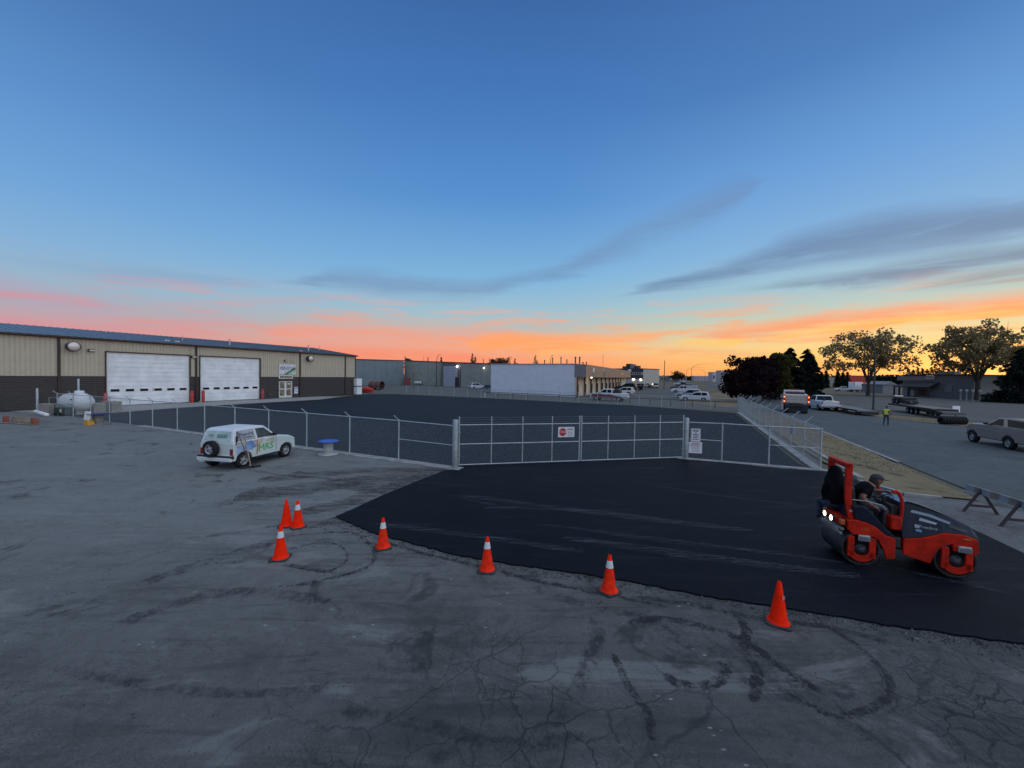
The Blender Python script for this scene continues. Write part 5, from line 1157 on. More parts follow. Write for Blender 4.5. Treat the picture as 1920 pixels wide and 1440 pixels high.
pk2 = vehicle('pickup_truck', 'white pickup with enclosed cargo box in the right hand row of the far lot', 'pickup truck', place(1298, 738.5), -64, pickup_spec(W_), scale=1.12)
MB().box((-.05, 0, 1.55), (2.25, 1.9, .72)).build('cargo_box', M('cargo_grey', (.42, .46, .52), .5), pk2, bevel=.03)
vehicle('sedan', 'dark bodied sedan with pale hood beside the cargo box pickup', 'car', place(1282, 730.5), -64, sedan_spec(paint('maroon_grey', (.10, .09, .10), .3)), scale=1.25)
vehicle('pickup_truck', 'dark blue pickup farther back in the right hand row', 'pickup truck', place(1292, 726.5), -64, pickup_spec(Bl), scale=1.2)
vehicle('minivan', 'white minivan farthest back in the right hand row of the far lot', 'car', place(1280, 722), -60, suv_spec(W_, L=4.9, H=1.75), scale=1.25)
vehicle('suv', 'white hatchback seen beyond the bed of the red and white pickup', 'car', place(1180, 741.0), -62, suv_spec(W_, L=4.5, H=1.6), scale=1.15)
vehicle('suv', 'black high vehicle in front of the cream walled shops', 'car', place(1185, 733.5), -60, suv_spec(K_, L=4.9, H=1.8), scale=1.3)
vehicle('pickup_truck', 'black pickup parked third along the shop fronts', 'pickup truck', place(1199, 731.5), -55, pickup_spec(K_), scale=1.2)
vehicle('suv', 'dark vehicle with pale rear pillar near the end of the shops', 'car', place(1206, 729.5), -50, suv_spec(Gy, roofpaint=W_), scale=1.25)
vehicle('sedan', 'dark sedan near the two storey building', 'car', place(1212.5, 727.5), -10, sedan_spec(K_), scale=1.3)
vehicle('suv', 'cream coloured vehicle seen from behind at the end of the left hand row', 'car', place(1228.5, 728.0), 12, suv_spec(paint('cream', (.56, .52, .42)), roofpaint=K_), scale=1.15)
# left distance
vehicle('suv', 'white vehicle parked in front of the grey green metal building', 'car', place(887, 729.5), 62, suv_spec(W_, L=4.8, H=1.8), scale=1.0)
vehicle('pickup_truck', 'dark pickup half hidden behind the corner of the white building', 'pickup truck', place(914, 729.5), 75, pickup_spec(Bl), scale=1.0)
# dump truck on the street
q0 = P(1470, 774); q1 = P(1515, 776); cx = (q0+q1)/2
t = thing('dump_truck', 'dump truck with grey tailgate and lit red tail lamps standing by the purple trees', 'truck', cx, rz_of(33))
m_tg = M('tailgate_grey', (.42, .40, .35), .6, 0, .12, 3); m_dred = M('dark_red_steel', (.15, .02, .015), .5, .2, .2)
MB().prism([(0, 1.20), (0.12, 2.25), (4.2, 2.35), (4.2, 1.15)], -1.2, 1.2).build('dump_box', m_tg, t, bevel=.03)
MB().box((-.03, 0, 1.72), (.08, 2.3, .95)).build('tailgate', m_tg, t, bevel=.02)
for z in (1.4, 1.72, 2.05): MB().box((-.085, 0, z), (.03, 2.2, .05)).build('tailgate_rib', m_tg, t)
for s_ in (-1, 1):
    MB().box((-.06, s_*1.2, 1.72), (.22, .14, 1.1)).build('corner_post', M('lamp_post_red', (.40, .05, .025), .5), t)
    for z in (1.45, 2.0): MB().box((-.19, s_*1.2, z), (.03, .10, .14)).build('tail_lamp', M('tail_lamp_lit', (1.0, .16, .06), .3, emit=5), t)
    MB().box((-.05, s_*.78, .62), (.03, .62, .8)).build('mud_flap', m_rubber, t)
    for x in (.75, 2.0): wheel(t, x, s_*.92, .5, .5, s_, m_rim)
    wheel(t, 5.6, s_*1.0, .5, .3, s_, m_rim)
    MB().box((3.9, s_*1.35, 1.9), (.15, .25, .5)).build('mirror', m_rim, t)
MB().box((2.8, 0, 1.0), (6.0, 1.0, .3)).box((-.05, 0, .98), (.12, 2.3, .22)).box((.15, 0, .72), (.1, 2.2, .75)).build('chassis', m_black, t)  # third box is an added black sheet giving a dark, shaded underside
for k in (-1, 0, 1): MB().box((-.12, k*.16, 1.06), (.03, .09, .06)).build('marker_lamp', M('tail_lamp_lit', (1.0, .16, .06), .3, emit=5), t)
MB().prism([(4.4, .9), (4.4, 2.75), (5.3, 2.75), (5.7, 2.0), (6.8, 1.8), (6.9, .9)], -1.1, 1.1).build('cab', W_, t, bevel=.05)
MB().box((4.38, 0, 2.3), (.02, 1.2, .5)).build('rear_window', m_glass, t); MB().box((4.7, 0, 2.85), (.3, 1.2, .1)).build('beacon_bar', m_dred, t)
MB().box((3.0, 0, 2.42), (2.2, 1.9, .25)).build('load_tarp', M('tarp_dark_red', (.06, .025, .03), .8, 0, .3), t, bevel=.08)
MB().box((.1, 1.38, 1.0), (.5, .2, 1.3)).build('fender', M('fender_pale', (.35, .33, .33), .6), t, bevel=.05)
# white pickup towing a tilt deck trailer
t2 = vehicle('pickup_truck', 'white pickup with black rear window towing an empty flat trailer', 'pickup truck', (P(1551, 770).x, P(1551, 770).y, .004), 22, pickup_spec(W_), scale=1.07)
MB().box((-.9, .7, 1.45), (.3, .3, .3)).build('bed_load', m_black, t2, bevel=.04)
tq = P(1597, 776); t = thing('flat_trailer', 'low empty flat deck trailer hitched behind the white pickup', 'trailer', tq, R(0))
a = P(1562, 768); b = P(1628, 780); d = (b-a); t.location = a; t.rotation_euler = (0, 0, math.atan2(d.y, d.x)); L = d.length
MB().prism([(0, .62), (.3, .72), (L, .60), (L, .45), (0, .48)], -1.05, 1.05).build('deck', M('trailer_deck', (.13, .13, .13), .7, 0, .2, 3), t)
for s_ in (-1, 1):
    MB().box((L/2, s_*1.08, .58), (L, .06, .16)).build('side_rail', m_black, t)
    for x in (.5, 1.4): wheel(t, x, s_*1.0, .36, .24, s_)
MB().box((L-.6, .1, .3), (1.6, 1.6, .25)).box((-.6, 0, .5), (1.2, .15, .12)).build('trailer_frame', m_black, t)
# trailer with black machine, right side
t = thing('flatbed_trailer', 'long dark flatbed trailer parked along the roadside grass', 'trailer', P(1690, 767)); a = P(1686, 770); b = P(1790, 787); d = (b-a); t.location = a; t.rotation_euler = (0, 0, math.atan2(d.y, d.x)); L = d.length
MB().box((L*.42, 0, .98), (L*.86, 2.2, .12)).build('deck', M('trailer_deck2', (.17, .145, .125), .8, 0, .3, 2), t)
MB().box((L*.42, -1.1, .90), (L*.86, .08, .2)).box((L*.42, 1.1, .9), (L*.86, .08, .2)).box((L*.6, 0, .65), (L*.4, 1.4, .3)).build('trailer_frame', M('trailer_dark', (.035, .02, .02), .6, 0, .3), t)
MB().prism([(L*.62, .5), (L*.62, 1.0), (L*.98, .75), (L*1.0, .55), (L*.9, .45)], -.9, .9).build('beaver_tail', m_black, t)
for x in (L*.40, L*.48, L*.57):
    for s_ in (-1, 1): wheel(t, x, s_*.95, .40, .25, s_)
MB().box((L*.25, 0, .45), (.12, .12, .9)).build('landing_leg', m_black, t)
t3 = thing('skid_machine', 'small black machine with shiny cover on the near end of the flatbed trailer', 'machine', (a + d*.12) + Vector((0, 0, 1.04)), math.atan2(d.y, d.x))
MB().box((0, 0, .55), (2.6, 1.5, .8)).box((1.6, 0, .35), (1.2, 1.2, .4)).build('housing', m_black, t3, bevel=.08)
for x in (-.9, .3): wheel(t3, x, -.85, .35, .25, -1); wheel(t3, x, .85, .35, .25, 1)
MB().box((-1.25, -.3, 1.0), (.7, .9, .22)).build('cover', M('shiny_cover', (.6, .62, .65), .15, .8), t3, bevel=.06)
MB().tube([(1.2, -.4, .5), (2.6, -.4, .45), (3.3, -.4, .1)], .09, 6).build('boom', m_black, t3)
# white notice panel & black box
q = P(1792, 784); t = thing('site_sign', 'white rectangular sign panel on a post behind the black tyre roll', 'sign', q, R(0)); MB().box((0, 0, zat(1792, 767, q)), (.85, .05, .72)).build('panel', m_white, t); MB().box((0, .03, .5), (.07, .05, 1.2)).build('post', m_black, t)
q = P(1786, 796); t = thing('tyre_roll', 'dark roll of stacked tyres lying on the roadside grass', 'tyres', q, R(-8)); L_ = 2.1
for k in range(8): MB().lathe([(.18, -.12), (.36, -.12), (.40, -.06), (.40, .06), (.36, .12), (.18, .12)], 20, axis='x', c=(-L_/2 + .13 + k*.26, 0, .40)).build('tyre', m_tyre_, t, fixn=False)
# white things on the far lot
vehicle('pickup_truck', 'small white pickup far off below the red wall', 'pickup truck', place(1592, 734), -70, pickup_spec(W_), scale=1.0)
q = P(1613, 735.0); t = thing('box_truck', 'white and pale blue box truck parked below the red wall', 'truck', q, R(10))
MB().box((-2.2, 0, 2.3), (3.6, 2.4, 2.9)).build('cargo_box', m_white, t, bevel=.04); MB().prism([(-.3, .7), (-.3, 2.7), (1.6, 2.7), (3.2, 2.0), (3.4, .7)], -1.15, 1.15).build('cab', paint('pale_blue', (.30, .40, .44)), t, bevel=.05)
MB().box((1.2, -1.17, 2.1), (1.6, .03, .6)).build('side_window', m_glass, t); MB().box((0, 0, .65), (6.6, 1.6, .3)).build('chassis', m_dred, t)
for x in (-2.6, 2.2):
    for s_ in (-1, 1): wheel(t, x, s_*1.05, .48, .3, s_)
# clutter beside the far end of the workshop
q = P(669.5, 740); t = thing('stacked_totes', 'two white plastic totes stacked at the far corner of the workshop', 'totes', q, R(64))
for z in (.95, 2.5): MB().box((0, 0, z-.2), (1.2, 1.2, 1.35)).build('tote', m_white, t, bevel=.06)
q = P(684, 736); o = MB().lathe([(0, -2.2), (.35, -1.9), (.55, -1.0), (.6, 0), (.55, 1.0), (.3, 1.9), (0, 2.2)], 16, axis='x', c=(0, 0, .6)).box((0, 0, .25), (4.2, 1.0, .3)).build('red_hull', M('bright_red', (.50, .03, .02), .5), None, loc=q, rz=R(-20)); tag(o, 'red boat shaped object lying beside the white totes', 'boat')
q = P(706, 731); t = thing('tank_trailer', 'rusty brown cylindrical frame lying beyond the red object', 'trailer', q, R(-20))
MB().lathe([(1.0, -1.6), (1.05, -1.5), (1.05, 1.5), (1.0, 1.6)], 20, axis='x', c=(0, 0, 1.1)).build('drum_shell', M('rust_brown', (.12, .06, .05), .8, 0, .4, 2), t)
for x in (-1.6, 0, 1.6): MB().tube([(x, 1.15*math.cos(a_), 1.15 + 1.15*math.sin(a_)) for a_ in [2*math.pi*k/16 for k in range(17)]], .07, 5).build('hoop', M('rust_pale', (.25, .18, .15), .7), t)
for x in (-1.2, 1.2): wheel(t, x, -1.0, .45, .2, -1)
q = P(763, 722); o = MB().box((0, 0, 1.3), (2.4, .12, 2.6)).box((0, -.08, 1.3), (2.0, .06, 2.2)).build('red_container_door', M('dull_red', (.18, .05, .045), .7), None, loc=q); tag(o, 'dull red door standing at the corner of the grey metal building', 'door')
q = P(784, 722); t = thing('small_trailer', 'small white trailer by the grey metal building', 'trailer', q, R(0)); MB().box((0, 0, .9), (2.4, 1.4, .9)).build('box', W_, t, bevel=.1); wheel(t, -.5, -.8, .4, .2, -1); wheel(t, .5, -.8, .4, .2, -1)
q = P(775, 728); o = MB().lathe([(.14, 0), (.14, 4.6), (0, 4.62)], 10).build('steel_post', m_pipe, None, loc=q, fixn=False); tag(o, 'dark bare post standing in the lot before the grey metal building', 'post')
# ================================================================ FAR BUILDINGS
def slab(name, label, mat, pts_base, ytop, depth, rib=0, cat='building', roofmat=None, cap_mat=None):
    """building whose visible wall runs through pixels pts_base; top given at the ends"""
    a, b = P(*pts_base[0]), P(*pts_base[1]); za, zb = zat(pts_base[0][0], ytop[0], a), zat(pts_base[1][0], ytop[1], b)
    h = (za+zb)/2; d = (b-a); L = d.length; t = thing(name, label, cat, a, math.atan2(d.y, d.x))
    MB().prism([(0, 0), (L, 0), (L, zb), (0, za)], 0, depth).build('wall', mat, t)
    dp_ = depth; sg_ = 1 if depth > 0 else -1
    MB().add([(-.15, -.15*sg_, za+.02), (L+.15, -.15*sg_, zb+.02), (L+.15, depth+.15*sg_, zb+.02), (-.15, depth+.15*sg_, za+.02), (-.15, -.15*sg_, za+.32), (L+.15, -.15*sg_, zb+.32), (L+.15, depth+.15*sg_, zb+.32), (-.15, depth+.15*sg_, za+.32)], [(0, 1, 2, 3), (7, 6, 5, 4), (0, 1, 5, 4), (1, 2, 6, 5), (2, 3, 7, 6), (3, 0, 4, 7)]).build('roof_edge', cap_mat or m_trim, t)
    if rib:
        x = rib
        while x < L: MB().box((x, -.03, (za+(zb-za)*x/L)/2), (.10, .06, za+(zb-za)*x/L)).build('wall_seam', mat, t); x += rib
    return t, L, za, zb, a, Vector((d.x/L, d.y/L, 0))
m_gb = M('blue_grey_cladding', (.16, .20, .22), .7, 0, .1, .5); m_gg = M('grey_green_cladding', (.25, .27, .245), .7, 0, .1, .5); m_gg2 = M('grey_brown_cladding', (.15, .14, .14), .7, 0, .1, .5)
m_maroon = M('maroon_edge', (.12, .03, .03), .6)
slab('metal_warehouse', 'blue grey metal warehouse directly right of the long workshop', m_gb, ((660, 722.5), (757, 721.5)), (674.5, 677), 20, 4.2, cap_mat=m_maroon)
slab('metal_warehouse', 'grey green metal warehouse with a recessed bay beside the blue grey one', m_gg, ((758, 721), (826, 723)), (677, 679.5), 20, 3.5, cap_mat=m_maroon)
t, L, za, zb, a, d = slab('metal_warehouse', 'darker loading bay block with pale overhead door and bright wall lamp', m_gg2, ((827, 723.5), (863, 725.5)), (679.5, 681), 20, cap_mat=m_maroon)
MB().box((L*.50, -.1, 3.4), (L*.72, .1, 6.8)).build('overhead_door', M('pale_door', (.40, .42, .48), .6), t)
for k in range(1, 8): MB().box((L*.50, -.17, k*.85), (L*.72, .04, .05)).build('door_rib', m_gg2, t)
m_bulb = M('lamp_lit_white', (1.0, .92, .72), .3, emit=14)
def lamp(t, x, z, r): o = MB().lathe([(0, -r), (r*.7, -r*.7), (r, 0), (r*.7, r*.7), (0, r)], 12, c=(x, -.55, z)).build('lamp_lens', m_bulb, t); MB().box((x, -.25, z), (.3, .4, .3)).build('lamp_housing', m_trim, t)
lamp(t, L*.9, zat(859.5, 687, a+d*L*.9), .30)
t, L, za, zb, a, d = slab('metal_warehouse', 'pale grey green metal wall behind the parked white vehicle', m_gg, ((864, 726.5), (924, 729)), (681, 683.5), 20, 4, cap_mat=m_maroon)
lamp(t, L*.76, zat(909, 690, a+d*L*.76), .2)
MB().box((-1.6, -.1, 1.6), (1.5, .1, 3.2)).build('side_door', m_black, t)
# white block building with shops
wa = P(920, 736.9); wb = P(1081, 744.3); wd = (wb-wa).normalized(); WL = (wb-wa).length; wh = 6.45
m_wbl = M('white_painted_block', (.60, .64, .70), .8, 0, .05, .7); m_cream = M('cream_wall', (.66, .54, .38), .7, 0, .1, .8); m_fas = M('brown_fascia', (.36, .22, .145), .7, 0, .1, .6); m_fasg = M('grey_fascia_side', (.20, .19, .19), .7)
mc = M('maroon_column', (.10, .022, .018), .6)
bt_ = thing('shop_building', 'long white painted block building with brown fascia and cream shop fronts', 'building', wb, math.atan2(-wd.y, -wd.x))
# local x: along the side wall away (toward the left), y: along the facade ... facade direction az 25
F_ = azdir(24.0); fx = F_.dot(-wd); 
Wn = Vector((wd.y, -wd.x, 0)); Wn = Wn if Wn.dot(F_) < 0 else -Wn
a_r = P(1172.5, 727.0); FLn = (a_r-wb).length; Fd = (a_r-wb).normalized()
def WB(u, v, z):   # u along the side wall to the left, v along the facade away from camera -> local coordinates of bt_
    q = -wd*u + Fd*v; m_ = Matrix.Rotation(-bt_.rotation_euler.z, 3, 'Z'); w = m_ @ q; return (w.x, w.y, z)
def quadbox(u0, u1, v0, v1, z0, z1):
    q = [WB(u, v, z) for z in (z0, z1) for v in (v0, v1) for u in (u0, u1)]
    return MB().add(q, [(0, 2, 3, 1), (4, 5, 7, 6), (0, 1, 5, 4), (2, 6, 7, 3), (0, 4, 6, 2), (1, 3, 7, 5)])
quadbox(0.3, WL, 0, .3, 0, wh).build('side_wall', m_wbl, bt_)
quadbox(.3, WL, .3, FLn, 0, wh-.1).build('rear_mass', m_wbl, bt_)
quadbox(0, .3, .05, FLn, 0, 4.1).build('front_wall', m_cream, bt_)
quadbox(-1.9, .5, -.06, FLn, 3.95, wh+.02).build('fascia', m_fas, bt_)
quadbox(-1.9, .5, -.10, -.07, 3.95, wh).build('fascia_return', m_fasg, bt_)
quadbox(-.1, WL+.1, -.12, FLn, wh-.02 if 0 else wh+.05, wh+.18).build('roof_edge', M('roof_edge_pale', (.45, .44, .45), .6), bt_)
for k in range(1, 9): quadbox(.32+WL*k/9, .36+WL*k/9, -.012, 0, .1, wh-.1).build('pilaster_joint', m_wbl, bt_)
for k, px in enumerate((1083, 1096.5, 1108.3, 1118.7, 1127.8, 1135.7, 1142.5, 1148.8, 1154.4, 1159.4, 1164)):
    # position along the facade where a ray hits the front line
    u_, _z = onwall(px, 720, (wb.x + (-wd.x)*-.25, wb.y + (-wd.y)*-.25), (Fd.x, Fd.y))
    quadbox(-.35, -.12, u_-.16, u_+.16, 0, 3.95).build('column', mc, bt_)
    if k < 10:
        g0 = u_ + .9 + k*.2; quadbox(-.06, 0.02, g0, g0 + 1.1 + .15*k, .15, 2.5).build('shop_window', m_glass if k else M('shop_glass', (.10, .11, .11), .2), bt_); quadbox(-.09, -.05, g0-.1, g0 + 1.2 + .15*k, 2.5, 2.62).build('window_head', m_wtrim, bt_)
for v_, z_, w_, h_, m_ in ((6.5, 5.5, 1.6, .8, m_wtrim), (6.5, 4.6, 1.6, .3, m_fasg), (19, 4.8, 4, .9, m_fasg), (19, 5.7, 1, .2, m_wtrim), (52, 5.2, 5, .7, M('gold_sign', (.55, .38, .12), .5))):
    quadbox(-1.96, -1.9, v_, v_+w_, z_-h_/2, z_+h_/2).build('wall_sign', m_, bt_)
o = quadbox(-1.0, -.75, 10, 10.3, 3.8, 3.95).build('soffit_lamp', m_bulb, bt_)
for u_, v_, h_, r_ in ((10, 8, 1.2, .12), (8.3, 9, 1.8, .12), (5.6, 7, 1.8, .12), (3.9, 6, 1.2, .12), (2.7, 9, 1.9, .16), (1.7, 9, 1.9, .16), (12, 8, .7, .2), (-.5, 3, .5, .12), (-.1, 8, .7, .12), (17.3, 8, .5, .2)):
    x, y, z = WB(u_, v_, wh-.1); MB().cyl((x, y, z), (x, y, z+h_), r_, r_, 8).cyl((x, y, z+h_), (x, y, z+h_+.2), r_*1.6, r_, 8).build('roof_stack', m_pipe, bt_)
# two storey dark and white office
t, L, za, zb, a, d = slab('office_block', 'two storey dark and white office block beyond the shops', M('office_white', (.40, .38, .34), .7), ((1150, 722.5), (1205, 724.5)), (692, 692), 14)
mq = a + d*L*.75; zz = lambda y: zat(1190, y, mq)
def band(x0, x1, y0, y1, mat, nm, pr=.2): MB().box(((x0+x1)/2, -pr/2, (zz(y0)+zz(y1))/2), (x1-x0, pr, zz(y0)-zz(y1))).build(nm, mat, t)
band(0, L+.1, 691.6, 697.3, M('dark_band', (.03, .035, .045), .6), 'upper_band'); band(L*.3, L+.1, 703, 710, M('dark_band', (.03, .035, .045), .6), 'lower_band')
for k in range(7): band(L*(.46 + .07*k), L*(.50 + .07*k), 698.6, 701.8, m_glassd, 'window', .1)
for k in (0, 1): band(L*(.68 + .24*k), L*(.72 + .24*k), 710.8, 712.2, m_bulb, 'lamp_lens', .5)
band(L*.52, L*.62, 692.5, 696.8, m_white, 'wall_sign', .3)
for x, w, h in ((L*.34, 2.4, 2.4), (L*.40, 4.2, 2.2), (L*.62, 2.2, 1.4), (L*.2, 2, 1.2)): MB().box((x, 5, za+.3+h/2), (w, 2, h)).build('roof_unit', m_pipe if w < 4 else m_gg, t)
t, L, za, zb, a, d = slab('office_block', 'tan end wall of the two storey office block', M('office_tan', (.30, .24, .19), .7), ((1205.5, 724.5), (1211.5, 721.5)), (692, 694), .6)
# very far low buildings along the horizon
def far(label, x0, x1, yb, yt, mat, name='distant_building', nwin=0, wmat=None, d=12, cm=None):
    t, L, za, zb, a, dd = slab(name, label, mat, ((x0, yb), (x1, yb + (x1-x0)*.0166)), (yt, yt + (x1-x0)*.0166), d, cap_mat=cm or M('far_roof', (.12, .12, .13), .8))
    for k in range(nwin): MB().box((L*(k+.5)/nwin, -.1, za*.5), (L/nwin*.5, .15, za*.35)).build('window', wmat or m_glassd, t)
    return t
c1 = M('far_pale', (.34, .35, .36), .8, 0, .2, .05); c2 = M('far_grey', (.20, .21, .23), .8, 0, .2, .05); c3 = M('far_tan', (.32, .27, .23), .8, 0, .2, .05)
far('low pale building right of the office block on the horizon', 1212, 1236, 714.5, 703.5, c1, nwin=4)
far('low tan building behind the tall pole', 1239, 1254, 714.5, 705, c3, nwin=3)
far('small grey building with white front left of the bare round tree', 1255, 1268, 715, 706, c2, nwin=2, wmat=m_white)
far('grey shed right of the bare round tree', 1275, 1287, 715.5, 705.5, c1, nwin=2)
far('long pale lilac building on the horizon right of the curved street lamps', 1301, 1337, 713.5, 705, M('far_lilac', (.33, .32, .37), .8), nwin=6, wmat=c2)
far('white town house block with grey roofs left of the dark leaved tree', 1336, 1356, 716, 698, M('house_white', (.46, .45, .46), .8), 'town_house', 4, m_glassd)
far('second white town house block beside the dark leaved tree', 1352, 1376, 717, 695, M('house_white', (.46, .45, .46), .8), 'town_house', 5, m_glassd)
far('long pale grey building low on the horizon right of the spruces', 1526, 1581, 721.5, 707, M('far_greige', (.27, .25, .23), .8), nwin=0)
far('red wall partly hidden by the tall autumn tree', 1580, 1646, 720.0, 704.0, M('barn_red', (.40, .035, .025), .7, 0, .08, .2), 'red_building')
t = far('small grey gabled shed left of the dark roofed building', 1655, 1685, 737.5, 722.5, c2, 'shed', d=8)
a = P(1655, 737.5); b = P(1685, 738); L = (b-a).length; MB().prism([(-.2, 2.0 if 0 else zat(1655, 722.5, a)), (L+.2, zat(1655, 722.5, a)), (L*.5, zat(1670, 715, a))], 0, 8).build('gable', c2, t)
# dark roofed building with porch on the right
a = P(1692, 742.2); b = P(1800, 747.5); d = (b-a); L = d.length; t = thing('shop_building', 'low grey building with sloping dark porch roof behind the hedge', 'building', a, math.atan2(d.y, d.x))
h = zat(1692, 704, a); m_gb2 = M('blue_grey_wall', (.17, .20, .21), .75, 0, .1, .4); m_shing = M('dark_shingles', (.045, .05, .055), .85, 0, .3, 1.2)
MB().box((L*.6, 6, h/2), (L*1.2, 12, h)).build('wall', m_gb2, t)
MB().box((L*.6, 5.9, h+.15), (L*1.2+.3, 12.3, .3)).build('roof_edge', m_shing, t)
MB().prism([(0, 0), (0, 0), (0, 0)], 0, 1).build('porch_base', m_shing, t) if False else None
pr = MB().add([(L*.02, -.2, h*.62), (L*.68, -.2, h*.72), (L*.68, -3.4, h*.48), (L*.02, -3.4, h*.48)], [(0, 1, 2, 3)]).add([(L*.02, -.2, h*.55), (L*.68, -.2, h*.65), (L*.68, -3.4, h*.44), (L*.02, -3.4, h*.44)], [(0, 1, 2, 3)]).add([(L*.02, -3.4, h*.48), (L*.68, -3.4, h*.48), (L*.68, -3.4, h*.44), (L*.02, -3.4, h*.44)], [(0, 1, 2, 3)]).build('porch_roof', m_shing, t)
for x in (L*.03, L*.13, L*.30, L*.48, L*.66): MB().box((x, -3.2, h*.22), (.3, .3, h*.44)).build('porch_column', m_shing, t)
MB().box((L*.075, -.15, h*.22), (L*.10, .2, h*.42)).build('overhead_door', M('pale_grey_door', (.30, .34, .34), .6), t)
MB().box((L*.20, -.15, h*.16), (L*.07, .2, h*.30)).build('entry_door', M('pale_green_door', (.35, .43, .40), .5), t)
MB().box((L*.40, -.15, h*.20), (L*.20, .2, h*.26)).build('brick_panel', M('brown_brick', (.09, .055, .045), .8, 0, .3, 1), t)
MB().box((L*.25, -.2, h*.86), (L*.7, .2, h*.2)).build('upper_panel', M('pale_panel', (.23, .26, .27), .7), t)
s_ = MB().box((L*.52, -.4, h*.93), (L*.13, .2, h*.20)).build('wall_sign', M('sign_white', (.62, .64, .66), .5), t); MB().box((L*.52, -.52, h*.93), (L*.11, .03, h*.06)).build('sign_print', flat('sign_letter_grey', (.2, .2, .25)), s_)
MB().box((L*.82, -.12, h*.42), (L*.12, .2, h*.3)).build('window', M('pale_blind', (.22, .26, .25), .6), t)
MB().box((L*.66, 3, h+.6), (3.5, 2, 1.0)).build('roof_unit', m_gg, t)
q = P(1874, 745); o = MB().box((0, 0, 2.3), (9, 1, 4.6)).box((0, -.6, 2.3), (3.6, .2, 1.5)).build('garage_wall', m_gb2, None, loc=q, rz=R(-10)); tag(o, 'low grey wall with a pale window behind the big autumn tree at right', 'building')
o2 = MB().box((0, -.75, 2.4), (3.2, .1, 1.3)).build('window', M('pale_window', (.40, .45, .44), .4), o)
for k, (px, py) in enumerate(((1787, 740), (1798, 741), (1809, 741.5), (1822, 742))):
    q = P(px, py+9) + Vector((0, -1.5, 0)); o = MB().lathe([(.13, 0), (.13, 1.9), (.22, 1.95), (.22, 2.5), (0, 2.55)], 8).build('garden_light_post', M('pale_post', (.42, .42, .36), .6), None, loc=q, fixn=False); tag(o, ['first', 'second', 'third', 'fourth'][k] + ' from the left of four pale short posts before the dark hedge', 'post', 'short pale posts along the hedge')

# ================================================================ LAMPS AND POLES
def street_lamp(px, pb, pt, arm_px, lab, r=.09, mat=None, n=8):
    q = P(px, pb); h = zat(px, pt, q); s_ = (arm_px - px) / FPX * math.hypot(q.x, q.y) * math.cos(math.atan2(q.x, q.y)) ; s_ = (P(arm_px, pb) - q).length * (1 if arm_px > px else -1)
    mat = mat or m_pole; pts = [(0, 0, 0), (0, 0, h*.45), (0, 0, h*.72), (s_*.05, 0, h*.82), (s_*.22, 0, h*.92), (s_*.5, 0, h*.985), (s_*.85, 0, h)]
    t = thing('street_lamp', lab, 'street lamp', q, 0, 'curved arm street lamps'); MB().tube(pts, [r*1.3, r*1.1, r, r*.9, r*.7, r*.55, r*.45], n).build('pole', mat, t)
    MB().box((s_*.95, 0, h-.04), (max(.6, abs(s_)*.25), .25, .14)).build('lamp_head', mat, t)
m_pole = M('lamp_pole_dark', (.05, .052, .055), .6, .3, .2)
street_lamp(1637, 777, 625.5, 1600, 'tall curved street lamp in front of the autumn tree at the roadside grass', .085)
street_lamp(1296, 716, 681.5, 1311, 'curved street lamp with arm to the right, tallest of the distant ones', .22)
street_lamp(1287, 714, 688.5, 1296, 'curved street lamp with arm to the right just left of the tallest distant one', .2)
street_lamp(1322, 714.5, 692.5, 1313, 'curved street lamp with arm to the left before the pale lilac building', .2)
street_lamp(1263, 713, 693.5, 1269, 'faint distant street lamp above the bare round tree', .15)
q = P(1245, 730); o = MB().lathe([(.16, 0), (.12, zat(1245, 676, q)), (0, zat(1245, 675.8, q))], 10).build('utility_pole', M('pole_wood', (.12, .07, .05), .8), None, loc=q, fixn=False); tag(o, 'tall straight pole standing alone left of the street', 'pole')
for px, pb, pt, rr, lab in ((1129.5, 726, 664, .06, 'thin radio mast rising above the brown fascia'), (794, 722, 668.5, .05, 'pair of thin poles above the grey metal building'), (802, 722, 670, .2, 'short chimney pipe above the grey metal building'), (759, 722, 668, .18, 'dark chimney pipe at the corner of the grey metal building'), (905.5, 722, 673, .15, 'dark vent pipe left of the low round tree on the skyline')):
    q = P(px, pb) + P(px, pb).normalized()*8; o = MB().lathe([(rr, 0), (rr, zat(px, pt, q)), (0, zat(px, pt, q)+.02)], 8).build('mast', m_pipe, None, loc=(q.x, q.y, 0), fixn=False); tag(o, lab, 'pole')
street_lamp(1031, 728, 666.5, 1034.5, 'small street lamp showing above the white building roof', .1)
street_lamp(818, 724, 665, 824, 'small street lamp showing above the grey warehouse roof', .12)

# ================================================================ TREES
def leafmat(name, a, b, trans=.35):
    m = bpy.data.materials.new(name); m.use_nodes = True; t = m.node_tree; t.nodes.remove(t.nodes['Principled BSDF'])
    v = t.nodes.new('ShaderNodeTexCoord').outputs['Object']; g_ = t.nodes.new('ShaderNodeNewGeometry')
    f = (noise(t, v, .8, 3) * .6 + X(t, g_.outputs['Random Per Island']) * .5).clip(); c = mixc(t, f.smooth(.2, .85), a, b)
    d = t.nodes.new('ShaderNodeBsdfDiffuse'); tr = t.nodes.new('ShaderNodeBsdfTranslucent'); mx = t.nodes.new('ShaderNodeMixShader'); mx.inputs[0].default_value = trans
    for n_ in (d, tr): t.links.new(c.s, n_.inputs[0])
    t.links.new(d.outputs[0], mx.inputs[1]); t.links.new(tr.outputs[0], mx.inputs[2]); t.links.new(mx.outputs[0], t.nodes['Material Output'].inputs[0]); return m
lm_aut = leafmat('autumn_leaves', (.13, .10, .05), (.40, .33, .17), .5); lm_pur = leafmat('purple_leaves', (.012, .008, .011), (.035, .02, .024), .2)
